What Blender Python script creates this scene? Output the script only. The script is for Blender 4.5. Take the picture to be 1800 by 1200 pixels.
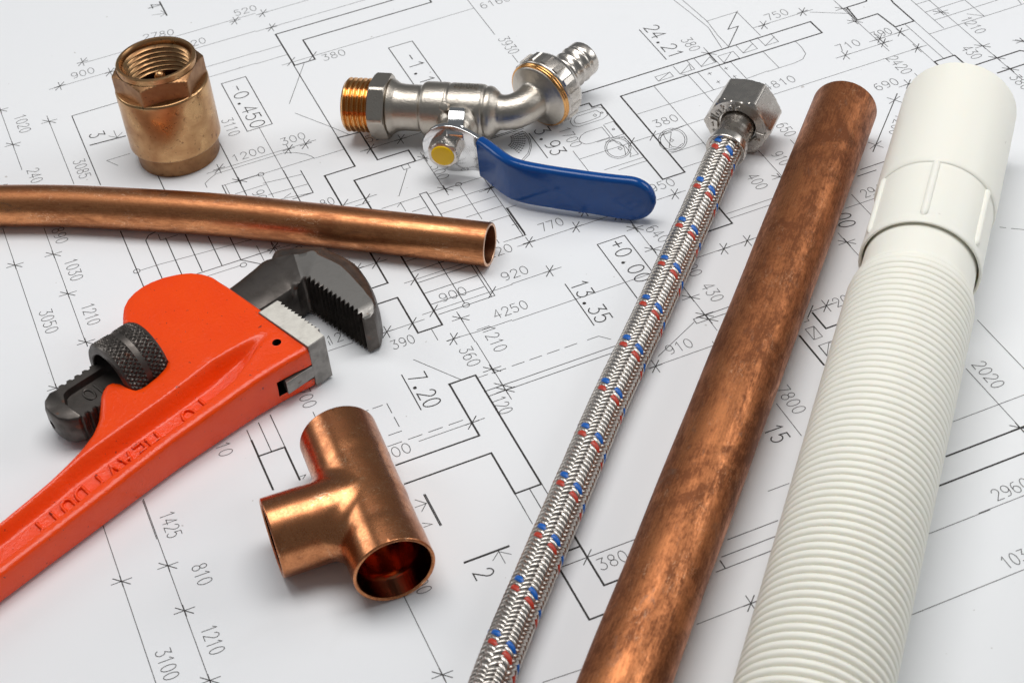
import bpy, bmesh, math, random
import numpy as np
from mathutils import Vector, Matrix

# ------------------------------------------------------------------ clean
for o in list(bpy.data.objects):
    bpy.data.objects.remove(o, do_unlink=True)
scene = bpy.context.scene
COL = scene.collection
MM = 0.001
rng = np.random.RandomState(7)

# ------------------------------------------------------------------ camera
cam_data = bpy.data.cameras.new('camera')
cam = bpy.data.objects.new('camera', cam_data)
COL.objects.link(cam)
RIGHT = Vector((0.920285, -0.381355, -0.087427)); UP = Vector((0.316474, 0.594196, 0.739443)); FWD = Vector((0.230041, 0.708167, -0.667518))
m3 = Matrix((RIGHT, UP, -FWD)).transposed()
cam.matrix_world = Matrix.Translation(Vector((-134.402, -413.749, 390.000)) * MM) @ m3.to_4x4()
cam_data.sensor_width = 36.0
cam_data.lens = 64.48
cam_data.clip_start = 0.01
cam_data.clip_end = 20.0
cam_data.dof.use_dof = True
cam_data.dof.focus_distance = 0.60
cam_data.dof.aperture_fstop = 36.0
scene.camera = cam

# ------------------------------------------------------------------ world, lamps, exposure
world = bpy.data.worlds.new('World')
scene.world = world
world.use_nodes = True
bg = world.node_tree.nodes['Background']
bg.inputs[0].default_value = (0.90, 0.95, 1.0, 1.0)
bg.inputs[1].default_value = 0.17

def area(name, loc, target, sx, sy, power, col=(1, 1, 1)):
    d = bpy.data.lights.new(name, 'AREA')
    d.shape = 'RECTANGLE'; d.size = sx; d.size_y = sy
    d.energy = power; d.color = col
    o = bpy.data.objects.new(name, d)
    COL.objects.link(o)
    o.location = loc
    v = Vector(target) - Vector(loc)
    o.rotation_euler = v.to_track_quat('-Z', 'Y').to_euler()
    return o
# studio softboxes (R = to the photographer's right, F = away from him)
R_ = Vector((0.925, -0.380, 0)); F_ = Vector((0.380, 0.925, 0))
def rf(r, f, z): return tuple(R_ * r + F_ * f + Vector((0, 0, z)))
area('overhead_softbox', rf(0.02, 0.16, 0.88), rf(0.02, 0.10, 0), 0.80, 0.46, 6.6, (1.0, 0.99, 0.98))
area('right_softbox', rf(0.95, 0.30, 0.55), rf(0.05, 0.02, 0), 0.5, 0.5, 3.05, (0.97, 0.985, 1.0))
area('left_softbox', rf(-0.95, 0.45, 0.60), rf(-0.05, 0.05, 0), 0.4, 0.45, 1.7, (0.97, 0.985, 1.0))

scene.view_settings.view_transform = 'Standard'
scene.view_settings.look = 'None'
scene.view_settings.exposure = 0.0
scene.view_settings.gamma = 1.0
scene.view_settings.use_curve_mapping = False
scene.render.engine = 'CYCLES'
scene.cycles.max_bounces = 8
scene.cycles.glossy_bounces = 6
scene.cycles.caustics_reflective = True
scene.cycles.sample_clamp_indirect = 3.0
scene.cycles.use_denoising = True

# ------------------------------------------------------------------ node helpers
class NT:
    def __init__(s, name):
        s.m = bpy.data.materials.new(name); s.m.use_nodes = True
        s.t = s.m.node_tree
        s.b = s.t.nodes['Principled BSDF']
    def n(s, typ, **kw):
        nd = s.t.nodes.new(typ)
        for k, v in kw.items(): setattr(nd, k, v)
        return nd
    def link(s, a, b): s.t.links.new(a, b)
    def val(s, sock, v):
        if hasattr(v, 'links') or isinstance(v, bpy.types.NodeSocket): s.link(v, sock)
        else: sock.default_value = v
    def coord(s, kind='Object', scale=1000.0, stretch=(1, 1, 1)):
        tc = s.n('ShaderNodeTexCoord'); mp = s.n('ShaderNodeMapping')
        k = scale if kind == 'Object' else 1.0
        mp.inputs['Scale'].default_value = (k * stretch[0], k * stretch[1], k * stretch[2])
        s.link(tc.outputs[kind], mp.inputs[0])
        return mp.outputs[0]
    def noise(s, co, scale, detail=4, rough=0.55, dist=0.0):
        nd = s.n('ShaderNodeTexNoise')
        s.link(co, nd.inputs['Vector'])
        nd.inputs['Scale'].default_value = scale; nd.inputs['Detail'].default_value = detail
        nd.inputs['Roughness'].default_value = rough; nd.inputs['Distortion'].default_value = dist
        return nd.outputs['Fac']
    def ramp(s, f, stops):
        nd = s.n('ShaderNodeValToRGB'); s.link(f, nd.inputs[0])
        e = nd.color_ramp.elements
        while len(e) > 1: e.remove(e[-1])
        for i, (p, c) in enumerate(stops):
            if not isinstance(c, tuple): c = (c, c, c)
            q = e[0] if i == 0 else e.new(p)
            q.position = p; q.color = (*c, 1.0)
        return nd.outputs[0]
    def mix(s, f, a, b, mode='MIX'):
        nd = s.n('ShaderNodeMix', data_type='RGBA', blend_type=mode)
        s.val(nd.inputs[0], f)
        for i, v in ((6, a), (7, b)):
            if isinstance(v, tuple): nd.inputs[i].default_value = (*v[:3], 1.0)
            else: s.link(v, nd.inputs[i])
        return nd.outputs[2]
    def math(s, op, a, b=0.0):
        nd = s.n('ShaderNodeMath', operation=op)
        s.val(nd.inputs[0], a); s.val(nd.inputs[1], b)
        return nd.outputs[0]
    def bump(s, h, strength=0.2, dist=0.1, prev=None):
        nd = s.n('ShaderNodeBump')
        nd.inputs['Strength'].default_value = strength
        nd.inputs['Distance'].default_value = dist * MM
        s.link(h, nd.inputs['Height'])
        if prev is not None: s.link(prev, nd.inputs['Normal'])
        return nd.outputs[0]
    def set(s, **kw):
        for k, v in kw.items():
            sk = s.b.inputs[k.replace('_', ' ')]
            if isinstance(v, tuple) and len(v) == 3: v = (*v, 1.0)
            s.val(sk, v)
        return s

def mat_simple(name, col, rough=0.5, metal=0.0, **kw):
    t = NT(name); t.set(Base_Color=col, Roughness=rough, Metallic=metal, **kw)
    return t.m

def mat_copper(name, bright, dark, patina, r0, r1, cover=(0.38, 0.68), kind='UV', stretch=(1, 1, 1), scr=0.12, blot=0.055, scratch=0.8):
    t = NT(name)
    co = t.coord(kind, stretch=stretch)
    big = t.noise(co, blot, 8, 0.70, 0.8)
    mid = t.noise(co, 0.35, 5, 0.65)
    fine = t.noise(co, 2.2, 3, 0.6)
    co2 = t.coord(kind, stretch=(0.09, 1.0, 1.0) if kind == 'UV' else (1, 1, 1))
    streak = t.noise(co2, 1.6, 5, 0.65)
    grain = t.noise(co, 1.3, 6, 0.75)
    f = t.math('ADD', t.math('MULTIPLY', big, 0.42), t.math('MULTIPLY', mid, 0.22))
    f = t.math('ADD', f, t.math('MULTIPLY', streak, 0.20))
    f = t.math('ADD', f, t.math('MULTIPLY', grain, 0.20))
    k = t.ramp(f, [(cover[0], 0.0), (cover[1], 1.0)])
    c = t.mix(k, bright, dark)
    spot = t.ramp(t.noise(co, 0.16, 6, 0.7, 1.0), [(0.60, 0.0), (0.72, 1.0)])
    c = t.mix(t.math('MULTIPLY', spot, 0.6), c, patina)
    # thin bright scratches: the contour of a noise, cut into short pieces
    cs = t.coord(kind, stretch=(0.45, 1.1, 1.0))
    sn = t.noise(cs, 0.42, 2, 0.5, 1.6)
    sl = t.ramp(t.math('ABSOLUTE', t.math('SUBTRACT', sn, 0.5)), [(0.0, 1.0), (0.014, 0.0)])
    gate = t.ramp(t.noise(co, 0.14, 4, 0.65), [(0.50, 0.0), (0.60, 1.0)])
    sc = t.math('MULTIPLY', sl, gate)
    c = t.mix(t.math('MULTIPLY', sc, scratch), c, (0.98, 0.66, 0.42))
    rr = t.math('ADD', t.math('MULTIPLY', k, r1 - r0), r0)
    rr = t.math('ADD', rr, t.math('MULTIPLY', t.math('SUBTRACT', fine, 0.5), 0.12))
    b = t.bump(t.math('ADD', mid, t.math('MULTIPLY', streak, 0.7)), scr, 0.12)
    b = t.bump(fine, 0.10, 0.03, b)
    t.set(Base_Color=c, Metallic=1.0, Roughness=rr, Normal=b)
    return t.m

def mat_metal(name, c0, c1, r0, r1, scale=0.2, bump=0.12, bscale=2.5, bdist=0.05, metal=1.0, specks=None):
    t = NT(name)
    co = t.coord('Object')
    a = t.noise(co, scale, 5, 0.6, 0.4); g = t.noise(co, bscale, 3, 0.6)
    k = t.ramp(a, [(0.35, 0.0), (0.68, 1.0)])
    c = t.mix(k, c0, c1)
    if specks:
        s = t.ramp(t.noise(co, specks[0], 3, 0.6), [(specks[1], 0.0), (specks[1] + 0.05, 1.0)])
        c = t.mix(t.math('MULTIPLY', s, 0.75), c, specks[2])
    rr = t.math('ADD', t.math('MULTIPLY', k, r1 - r0), r0)
    t.set(Base_Color=c, Metallic=metal, Roughness=rr, Normal=t.bump(g, bump, bdist))
    return t.m

M = {}
def make_paper():
    t = NT('white_paper')
    co = t.coord('Object')
    f = t.noise(co, 1.6, 4, 0.6); w = t.noise(co, 0.012, 2, 0.5)
    sm = t.ramp(t.noise(co, 0.03, 5, 0.65, 0.8), [(0.62, 0.0), (0.80, 1.0)])
    sp = t.ramp(t.noise(co, 0.34, 1, 0.4), [(0.80, 0.0), (0.815, 1.0)])
    c = t.mix(w, (0.800, 0.812, 0.832), (0.835, 0.838, 0.842))
    c = t.mix(t.math('MULTIPLY', sm, 0.10), c, (0.60, 0.58, 0.56))
    c = t.mix(t.math('MULTIPLY', sp, 0.55), c, (0.35, 0.32, 0.28))
    b = t.bump(w, 0.35, 2.5)
    b = t.bump(f, 0.10, 0.02, b)
    t.set(Base_Color=c, Roughness=0.62, Normal=b)
    t.b.inputs['Specular IOR Level'].default_value = 0.3
    return t.m
def make_ink():
    t = NT('black_ink')
    co = t.coord('Object')
    f = t.noise(co, 3.0, 3, 0.6)
    c = t.ramp(f, [(0.3, (0.012, 0.010, 0.009)), (0.75, (0.040, 0.034, 0.032))])
    t.set(Base_Color=c, Roughness=0.7)
    return t.m
M['paper'] = make_paper()
M['ink'] = make_ink()
M['ink_thin'] = mat_simple('grey_ink', (0.030, 0.026, 0.025), 0.7)
M['copper_pipe'] = mat_copper('copper_tube', (0.74, 0.315, 0.135), (0.32, 0.118, 0.050), (0.22, 0.125, 0.085), 0.25, 0.42, cover=(0.43, 0.60), scr=0.2, stretch=(0.45, 1, 1))
M['copper_old'] = mat_copper('aged_copper_tube', (0.60, 0.230, 0.092), (0.21, 0.076, 0.034), (0.21, 0.13, 0.095), 0.37, 0.56, cover=(0.44, 0.57), scr=0.3, stretch=(0.55, 1, 1), blot=0.075, scratch=0.30)
M['copper_tee'] = mat_copper('polished_copper', (0.66, 0.275, 0.120), (0.36, 0.135, 0.060), (0.30, 0.125, 0.060), 0.20, 0.34, cover=(0.43, 0.60), kind='Object', scr=0.05)
M['copper_bore_tee'] = mat_metal('dull_copper_bore', (0.62, 0.215, 0.085), (0.42, 0.13, 0.05), 0.12, 0.22, 0.2, 0.08)
M['copper_cut'] = mat_simple('cut_copper', (0.80, 0.52, 0.36), 0.38, 1.0)
M['brass'] = mat_metal('aged_brass', (0.57, 0.350, 0.170), (0.40, 0.210, 0.098), 0.24, 0.38, 0.13, 0.30, 3.0, 0.05, specks=(0.55, 0.62, (0.20, 0.11, 0.06)))
M['brass_dark'] = mat_metal('dark_cast_brass', (0.34, 0.185, 0.088), (0.24, 0.12, 0.058), 0.36, 0.48, 0.2, 0.35, 2.4, 0.06, specks=(0.6, 0.62, (0.16, 0.09, 0.05)))
M['brass_bore'] = mat_metal('shaded_brass', (0.16, 0.085, 0.045), (0.09, 0.045, 0.025), 0.40, 0.55, 0.3, 0.2)  # same brass with the shade deep in the bore put into its colour
M['brass_thread'] = mat_metal('bright_brass', (0.74, 0.40, 0.15), (0.62, 0.30, 0.10), 0.16, 0.24, 0.3, 0.05)
M['nickel'] = mat_metal('nickel_cast', (0.52, 0.475, 0.415), (0.45, 0.405, 0.35), 0.28, 0.35, 0.25, 0.8, 1.6, 0.13)
M['nickel_smooth'] = mat_metal('nickel_turned', (0.62, 0.575, 0.525), (0.53, 0.49, 0.445), 0.22, 0.32, 0.25, 0.08, 2.0, 0.04)
M['chrome'] = mat_metal('chrome_plate', (0.78, 0.78, 0.78), (0.70, 0.70, 0.70), 0.08, 0.16, 0.2, 0.05, 1.0, 0.05)
M['steel_wire'] = mat_metal('steel_braid', (0.56, 0.52, 0.475), (0.44, 0.41, 0.375), 0.28, 0.36, 0.4, 0.05)
M['blue_strand'] = mat_simple('blue_thread', (0.0, 0.110, 0.46), 0.38)
M['red_strand'] = mat_simple('red_thread', (0.48, 0.036, 0.014), 0.40)
M['dark_core'] = mat_simple('dark_rubber', (0.03, 0.028, 0.026), 0.7)
M['yellow'] = mat_simple('yellow_plastic', (0.95, 0.60, 0.0), 0.35)
def make_plastic():
    t = NT('white_plastic')
    co = t.coord('Object')
    f = t.noise(co, 0.9, 3, 0.6)
    d = t.ramp(t.noise(co, 0.22, 2, 0.5), [(0.76, 0.0), (0.79, 1.0)])
    c = t.mix(t.noise(co, 0.03, 2), (0.90, 0.880, 0.785), (0.915, 0.895, 0.81))
    c = t.mix(t.math('MULTIPLY', d, 0.3), c, (0.35, 0.3, 0.25))
    t.set(Base_Color=c, Roughness=0.46, Normal=t.bump(f, 0.08, 0.04))
    t.b.inputs['Subsurface Weight'].default_value = 0.25
    t.b.inputs['Subsurface Radius'].default_value = (0.0015, 0.0012, 0.0009)
    t.b.inputs['Subsurface Scale'].default_value = 1.0
    return t.m
M['plastic'] = make_plastic()
def make_blue():
    t = NT('blue_vinyl')
    co = t.coord('Object')
    t.set(Base_Color=t.mix(t.noise(co, 0.15, 3), (0.002, 0.050, 0.215), (0.003, 0.068, 0.28)), Roughness=0.13,
          Normal=t.bump(t.noise(co, 0.35, 3), 0.12, 0.12))
    t.b.inputs['Specular IOR Level'].default_value = 0.4
    t.b.inputs['Coat Weight'].default_value = 0.0
    return t.m
M['blue'] = make_blue()
def make_orange():
    t = NT('orange_paint')
    co = t.coord('Object')
    a = t.noise(co, 0.10, 4); g = t.noise(co, 0.95, 4, 0.6)
    c = t.mix(a, (0.86, 0.052, 0.0008), (0.93, 0.072, 0.001))
    ch = t.ramp(t.noise(co, 0.42, 4, 0.62, 0.5), [(0.695, 0.0), (0.72, 1.0)])
    ch = t.math('MAXIMUM', ch, t.ramp(t.noise(co, 1.25, 3, 0.6, 0.3), [(0.70, 0.0), (0.73, 1.0)]))
    geo = t.n('ShaderNodeNewGeometry')
    edge = t.ramp(geo.outputs['Pointiness'], [(0.52, 0.0), (0.60, 1.0)])
    ch2 = t.math('MULTIPLY', t.ramp(t.noise(co, 0.6, 4, 0.65), [(0.58, 0.0), (0.63, 1.0)]), edge)
    chip = t.math('MAXIMUM', ch, ch2)
    c = t.mix(t.math('MULTIPLY', chip, 0.85), c, (0.10, 0.025, 0.02))
    t.set(Base_Color=c, Roughness=0.23, Normal=t.bump(t.noise(co, 2.6, 2, 0.5), 0.25, 0.06, t.bump(g, 0.8, 0.22)))
    t.b.inputs['Specular IOR Level'].default_value = 0.45
    t.b.inputs['Coat Weight'].default_value = 0.0
    t.b.inputs['Coat Roughness'].default_value = 0.2
    return t.m
M['orange'] = make_orange()
M['steel_dark'] = mat_metal('forged_dark_steel', (0.120, 0.106, 0.096), (0.064, 0.056, 0.050), 0.36, 0.50, 0.16, 0.40, 1.7, 0.08, metal=0.85, specks=(0.22, 0.66, (0.15, 0.07, 0.045)))
M['steel_ground'] = mat_metal('ground_steel', (0.29, 0.275, 0.258), (0.20, 0.19, 0.178), 0.40, 0.52, 0.3, 0.25, 2.0, 0.05, metal=0.9, specks=(0.35, 0.66, (0.16, 0.11, 0.08)))
M['steel_light'] = mat_metal('bright_ground_steel', (0.80, 0.77, 0.70), (0.60, 0.57, 0.52), 0.52, 0.62, 0.25, 0.20, 2.2, 0.04, metal=0.85)
M['shaded_bare_iron'] = mat_simple('shaded_bare_cast_iron', (0.045, 0.038, 0.034), 0.6, 0.6)  # unpainted iron, blackened further to stand in for shade inside the cuts

# ------------------------------------------------------------------ mesh helpers
def obj(name, verts, faces, mats, parent=None, smooth=35, uv=None, mi=None):
    """verts in mm (world); one mesh object, in its parent's frame."""
    off = np.array(parent.location[:]) if parent is not None else np.zeros(3)
    if parent is not None and parent.parent is not None: off = off + np.array(parent.parent.location[:])
    V = np.asarray(verts, float) * MM - off
    me = bpy.data.meshes.new(name)
    me.from_pydata(V.tolist(), [], faces)
    if not isinstance(mats, (list, tuple)): mats = [mats]
    for m in mats: me.materials.append(m)
    if mi is not None: me.polygons.foreach_set('material_index', np.asarray(mi, dtype=np.int32))
    if uv is not None:
        l = me.uv_layers.new(name='UVMap')
        vi = np.empty(len(me.loops), dtype=np.int32); me.loops.foreach_get('vertex_index', vi)
        l.data.foreach_set('uv', np.asarray(uv, float)[vi].ravel())
    me.validate(); me.update()
    fix_normals(me)
    if smooth:
        me.polygons.foreach_set('use_smooth', [True] * len(me.polygons))
        me.set_sharp_from_angle(angle=math.radians(smooth))
    o = bpy.data.objects.new(name, me)
    COL.objects.link(o)
    if parent is not None: o.parent = parent
    return o

def fix_normals(me):
    bm = bmesh.new(); bm.from_mesh(me)
    bmesh.ops.recalc_face_normals(bm, faces=bm.faces)
    bm.to_mesh(me); bm.free()

def thing(name, label, cat, loc):
    o = bpy.data.objects.new(name, None)
    o.empty_display_size = 0.01
    COL.objects.link(o)
    o.location = (loc[0] * MM, loc[1] * MM, loc[2] * MM)
    o['label'] = label; o['category'] = cat
    return o

def frame(d, up=(0, 0, 1)):
    d = np.array(d, float); d /= np.linalg.norm(d)
    x = np.cross(up, d); x /= np.linalg.norm(x)
    y = np.cross(d, x)
    return x, y, d

class MB:
    """collects pieces of one mesh"""
    def __init__(s): s.v = []; s.f = []; s.uv = []; s.mi = []; s.k = 0
    def add(s, v, f, uv=None, mi=0):
        v = np.asarray(v, float)
        s.v.append(v); s.f += [tuple(int(i) + s.k for i in q) for q in f]
        s.uv.append(np.zeros((len(v), 2)) if uv is None else np.asarray(uv, float))
        s.mi += [mi] * len(f)
        s.k += len(v)
    def build(s, name, mats, parent=None, smooth=35, uv=False):
        return obj(name, np.vstack(s.v), s.f, mats, parent, smooth, np.vstack(s.uv) if uv else None, s.mi)

def grid_faces(n, m, closed_m=True, closed_n=False):
    f = []
    for i in range(n if closed_n else n - 1):
        a = i * m; b = ((i + 1) % n) * m
        for j in range(m if closed_m else m - 1):
            k = (j + 1) % m
            f.append((a + j, a + k, b + k, b + j))
    return f

def fillet(P, r, n=4):
    """round the inner corners of a 2D/3D polyline; r a number or a list"""
    P = [np.array(p, float) for p in P]; out = [P[0]]
    for i in range(1, len(P) - 1):
        ri = r[i] if isinstance(r, (list, tuple)) else r
        a, b, c = P[i - 1], P[i], P[i + 1]
        u = a - b; v = c - b; lu, lv = np.linalg.norm(u), np.linalg.norm(v)
        if ri <= 0 or lu < 1e-9 or lv < 1e-9: out.append(b); continue
        k = min(ri, lu * 0.45, lv * 0.45)
        p, q = b + u / lu * k, b + v / lv * k
        for t in np.linspace(0, 1, n + 1):
            out.append((1 - t) ** 2 * p + 2 * t * (1 - t) * b + t * t * q)
    out.append(P[-1])
    return np.array(out)

def lathe(mb, prof, org, d, seg=96, up=(0, 0, 1), mi=0, rfun=None):
    """prof: (radius, distance along d)"""
    x, y, d = frame(d, up)
    prof = np.asarray(prof, float); t = np.linspace(0, 2 * np.pi, seg, endpoint=False)
    R = prof[:, 0][:, None] * np.ones(seg)
    if rfun is not None: R = rfun(R, t[None, :], prof[:, 1][:, None])
    V = np.asarray(org, float) + (R * np.cos(t))[..., None] * x + (R * np.sin(t))[..., None] * y + (prof[:, 1][:, None] * np.ones(seg))[..., None] * d
    uv = np.stack([prof[:, 1][:, None] + 0 * R, t[None, :] * np.maximum(R, 0.5)], -1)
    mb.add(V.reshape(-1, 3), grid_faces(len(prof), seg), uv.reshape(-1, 2), mi)

def smooth_path(P, n):
    P = np.asarray(P, float)
    Q = np.vstack([2 * P[0] - P[1], P, 2 * P[-1] - P[-2]])
    L = np.r_[0, np.cumsum(np.linalg.norm(np.diff(P, axis=0), axis=1))]
    out = []
    for s in np.linspace(0, L[-1], n):
        i = min(max(np.searchsorted(L, s, side='right') - 1, 0), len(P) - 2)
        t = (s - L[i]) / (L[i + 1] - L[i])
        p0, p1, p2, p3 = Q[i], Q[i + 1], Q[i + 2], Q[i + 3]
        out.append(0.5 * ((2 * p1) + (p2 - p0) * t + (2 * p0 - 5 * p1 + 4 * p2 - p3) * t * t + (3 * p1 - p0 - 3 * p2 + p3) * t ** 3))
    return np.array(out)

def frames_along(C):
    T = np.gradient(C, axis=0); T /= np.linalg.norm(T, axis=1)[:, None]
    X = np.zeros_like(C)
    x = np.cross([0, 0, 1], T[0]); X[0] = x / np.linalg.norm(x)
    for i in range(1, len(C)):
        x = X[i - 1] - T[i] * (X[i - 1] @ T[i]); X[i] = x / np.linalg.norm(x)
    return X, np.cross(T, X), T

def smooth_rows(A, n):
    """Catmull-Rom along the first axis of A (rows of any width)"""
    Q = np.vstack([2 * A[:1] - A[1:2], A, 2 * A[-1:] - A[-2:-1]]); out = []
    for u in np.linspace(0, len(A) - 1, n):
        i = min(int(u), len(A) - 2); t = u - i
        p0, p1, p2, p3 = Q[i], Q[i + 1], Q[i + 2], Q[i + 3]
        out.append(0.5 * ((2 * p1) + (p2 - p0) * t + (2 * p0 - 5 * p1 + 4 * p2 - p3) * t * t + (3 * p1 - p0 - 3 * p2 + p3) * t ** 3))
    return np.array(out)

def interp(x, tab):
    tab = np.asarray(tab, float)
    return np.interp(x, tab[:, 0], tab[:, 1])
def spl(x, tab):
    """smooth monotone-ish interpolation of a table (Catmull-Rom)"""
    tab = np.asarray(tab, float); X, Y = tab[:, 0], tab[:, 1]
    mm = np.gradient(Y, X); x = np.clip(x, X[0], X[-1])
    i = np.clip(np.searchsorted(X, x, side='right') - 1, 0, len(X) - 2)
    h = X[i + 1] - X[i]; t = (x - X[i]) / h
    return (2 * t**3 - 3 * t**2 + 1) * Y[i] + (t**3 - 2 * t**2 + t) * h * mm[i] + (-2 * t**3 + 3 * t**2) * Y[i + 1] + (t**3 - t**2) * h * mm[i + 1]
def sstep(a, b, x):
    t = np.clip((x - a) / (b - a), 0, 1); return t * t * (3 - 2 * t)

# stroke lettering ----------------------------------------------------------
def arc(cx, cy, rx, ry, a0, a1, n=9):
    return [(cx + rx * math.cos(math.radians(a)), cy + ry * math.sin(math.radians(a))) for a in np.linspace(a0, a1, n)]
GLYPH = {
 '0': [arc(.3, .5, .29, .5, 90, 450, 21)],
 '1': [[(.12, .78), (.34, 1), (.34, 0)]],
 '2': [arc(.3, .72, .27, .28, 170, -35, 11) + [(.02, 0), (.60, 0)]],
 '3': [[(.05, 1), (.55, 1), (.26, .62)] + arc(.27, .31, .30, .31, 85, -150, 12)],
 '4': [[(.42, 0), (.42, 1), (.0, .30), (.60, .30)]],
 '5': [[(.52, 1), (.09, 1), (.05, .57)] + arc(.27, .33, .30, .33, 130, -145, 12)],
 '6': [[(.46, .97)] + arc(.32, .5, .30, .48, 110, 180, 5) + arc(.30, .31, .28, .31, 170, -190, 17)],
 '7': [[(.0, 1), (.58, 1), (.20, 0)]],
 '8': [arc(.3, .76, .23, .24, -90, 270, 17) , arc(.3, .26, .28, .26, 90, 450, 17)],
 '9': [[(.14, .03)] + arc(.28, .5, .30, .48, -70, 0, 5) + arc(.30, .69, .28, .31, -10, 350, 17)],
 '+': [[(.3, .22), (.3, .78)], [(.02, .5), (.58, .5)]],
 '-': [[(.08, .5), (.52, .5)]], '.': [arc(.28, .07, .05, .05, 0, 360, 9)], ',': [[(.3, .1), (.2, -.15)]],
 'H': [[(0, 0), (0, 1)], [(.6, 0), (.6, 1)], [(0, .5), (.6, .5)]], 'E': [[(.55, 0), (0, 0), (0, 1), (.55, 1)], [(0, .5), (.45, .5)]],
 'A': [[(0, 0), (.3, 1), (.6, 0)], [(.12, .36), (.48, .36)]], 'V': [[(0, 1), (.3, 0), (.6, 1)]], 'Y': [[(0, 1), (.3, .5), (.6, 1)], [(.3, .5), (.3, 0)]],
 'D': [[(0, 0), (0, 1), (.25, 1)] + arc(.25, .5, .35, .5, 85, -85, 9) + [(.25, 0), (0, 0)]], 'U': [[(0, 1), (0, .3)] + arc(.3, .3, .3, .3, 180, 360, 9) + [(.6, 1)]],
 'T': [[(0, 1), (.6, 1)], [(.3, 1), (.3, 0)]], '"': [[(.2, 1), (.2, .7)], [(.4, 1), (.4, .7)]],
 'W': [[(0, 1), (.15, 0), (.3, .8), (.45, 0), (.6, 1)]], 'a': [arc(.28, .3, .25, .3, 20, 380, 13), [(.55, .6), (.55, 0)]],
 't': [[(.25, .95), (.25, .1), (.45, 0)], [(.05, .62), (.48, .62)]], 'e': [[(.04, .32), (.54, .32)] + arc(.29, .3, .25, .3, 5, 315, 12)],
 'r': [[(.1, .6), (.1, 0)], [(.1, .35), (.3, .6), (.48, .58)]], 'z': [[(.05, .6), (.5, .6), (.05, 0), (.52, 0)]],
 's': [[(.5, .55), (.2, .6), (.08, .45), (.45, .2), (.35, .02), (.05, .05)]],
}
def text_paths(s, length, cap):
    """strokes of s in its own 2D frame, filling 'length'"""
    n = len(s); adv = length / (n - 0.28) if n > 1 else cap * 0.72
    w = adv * 0.72 / 0.6; out = []
    for i, ch in enumerate(s):
        for st in GLYPH.get(ch, []):
            out.append(np.array([(i * adv + x * w, y * cap) for x, y in st]))
    return out

def ribbon(P, w, z):
    """flat ribbon of width w along the 2D polyline P"""
    P = np.asarray(P, float)
    keep = [0] + [i for i in range(1, len(P)) if np.linalg.norm(P[i] - P[i - 1]) > 1e-3]
    P = P[keep]
    if len(P) < 2: return None
    closed = np.linalg.norm(P[0] - P[-1]) < 0.02 and len(P) > 3
    if closed: P = P[:-1]
    n = len(P); V = []
    for i in range(n):
        a = P[(i - 1) % n] if (i > 0 or closed) else None
        b = P[(i + 1) % n] if (i < n - 1 or closed) else None
        d0 = P[i] - a if a is not None else b - P[i]
        d1 = b - P[i] if b is not None else P[i] - a
        d0 = d0 / np.linalg.norm(d0); d1 = d1 / np.linalg.norm(d1)
        n0 = np.array([-d0[1], d0[0]]); n1 = np.array([-d1[1], d1[0]])
        mv = n0 + n1; L = np.linalg.norm(mv)
        if L < 0.3: mv = n0; k = 1.0
        else: mv = mv / L; k = min(1.0 / max(mv @ n0, 0.35), 2.5)
        e = np.zeros(2)
        if not closed and i == 0: e = -d1 * w * 0.4
        if not closed and i == n - 1: e = d0 * w * 0.4
        V += [(*(P[i] + e + mv * k * w / 2), z), (*(P[i] + e - mv * k * w / 2), z)]
    F = [(2 * i, 2 * i + 1, 2 * ((i + 1) % n) + 1, 2 * ((i + 1) % n)) for i in range(n if closed else n - 1)]
    return V, F

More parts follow.
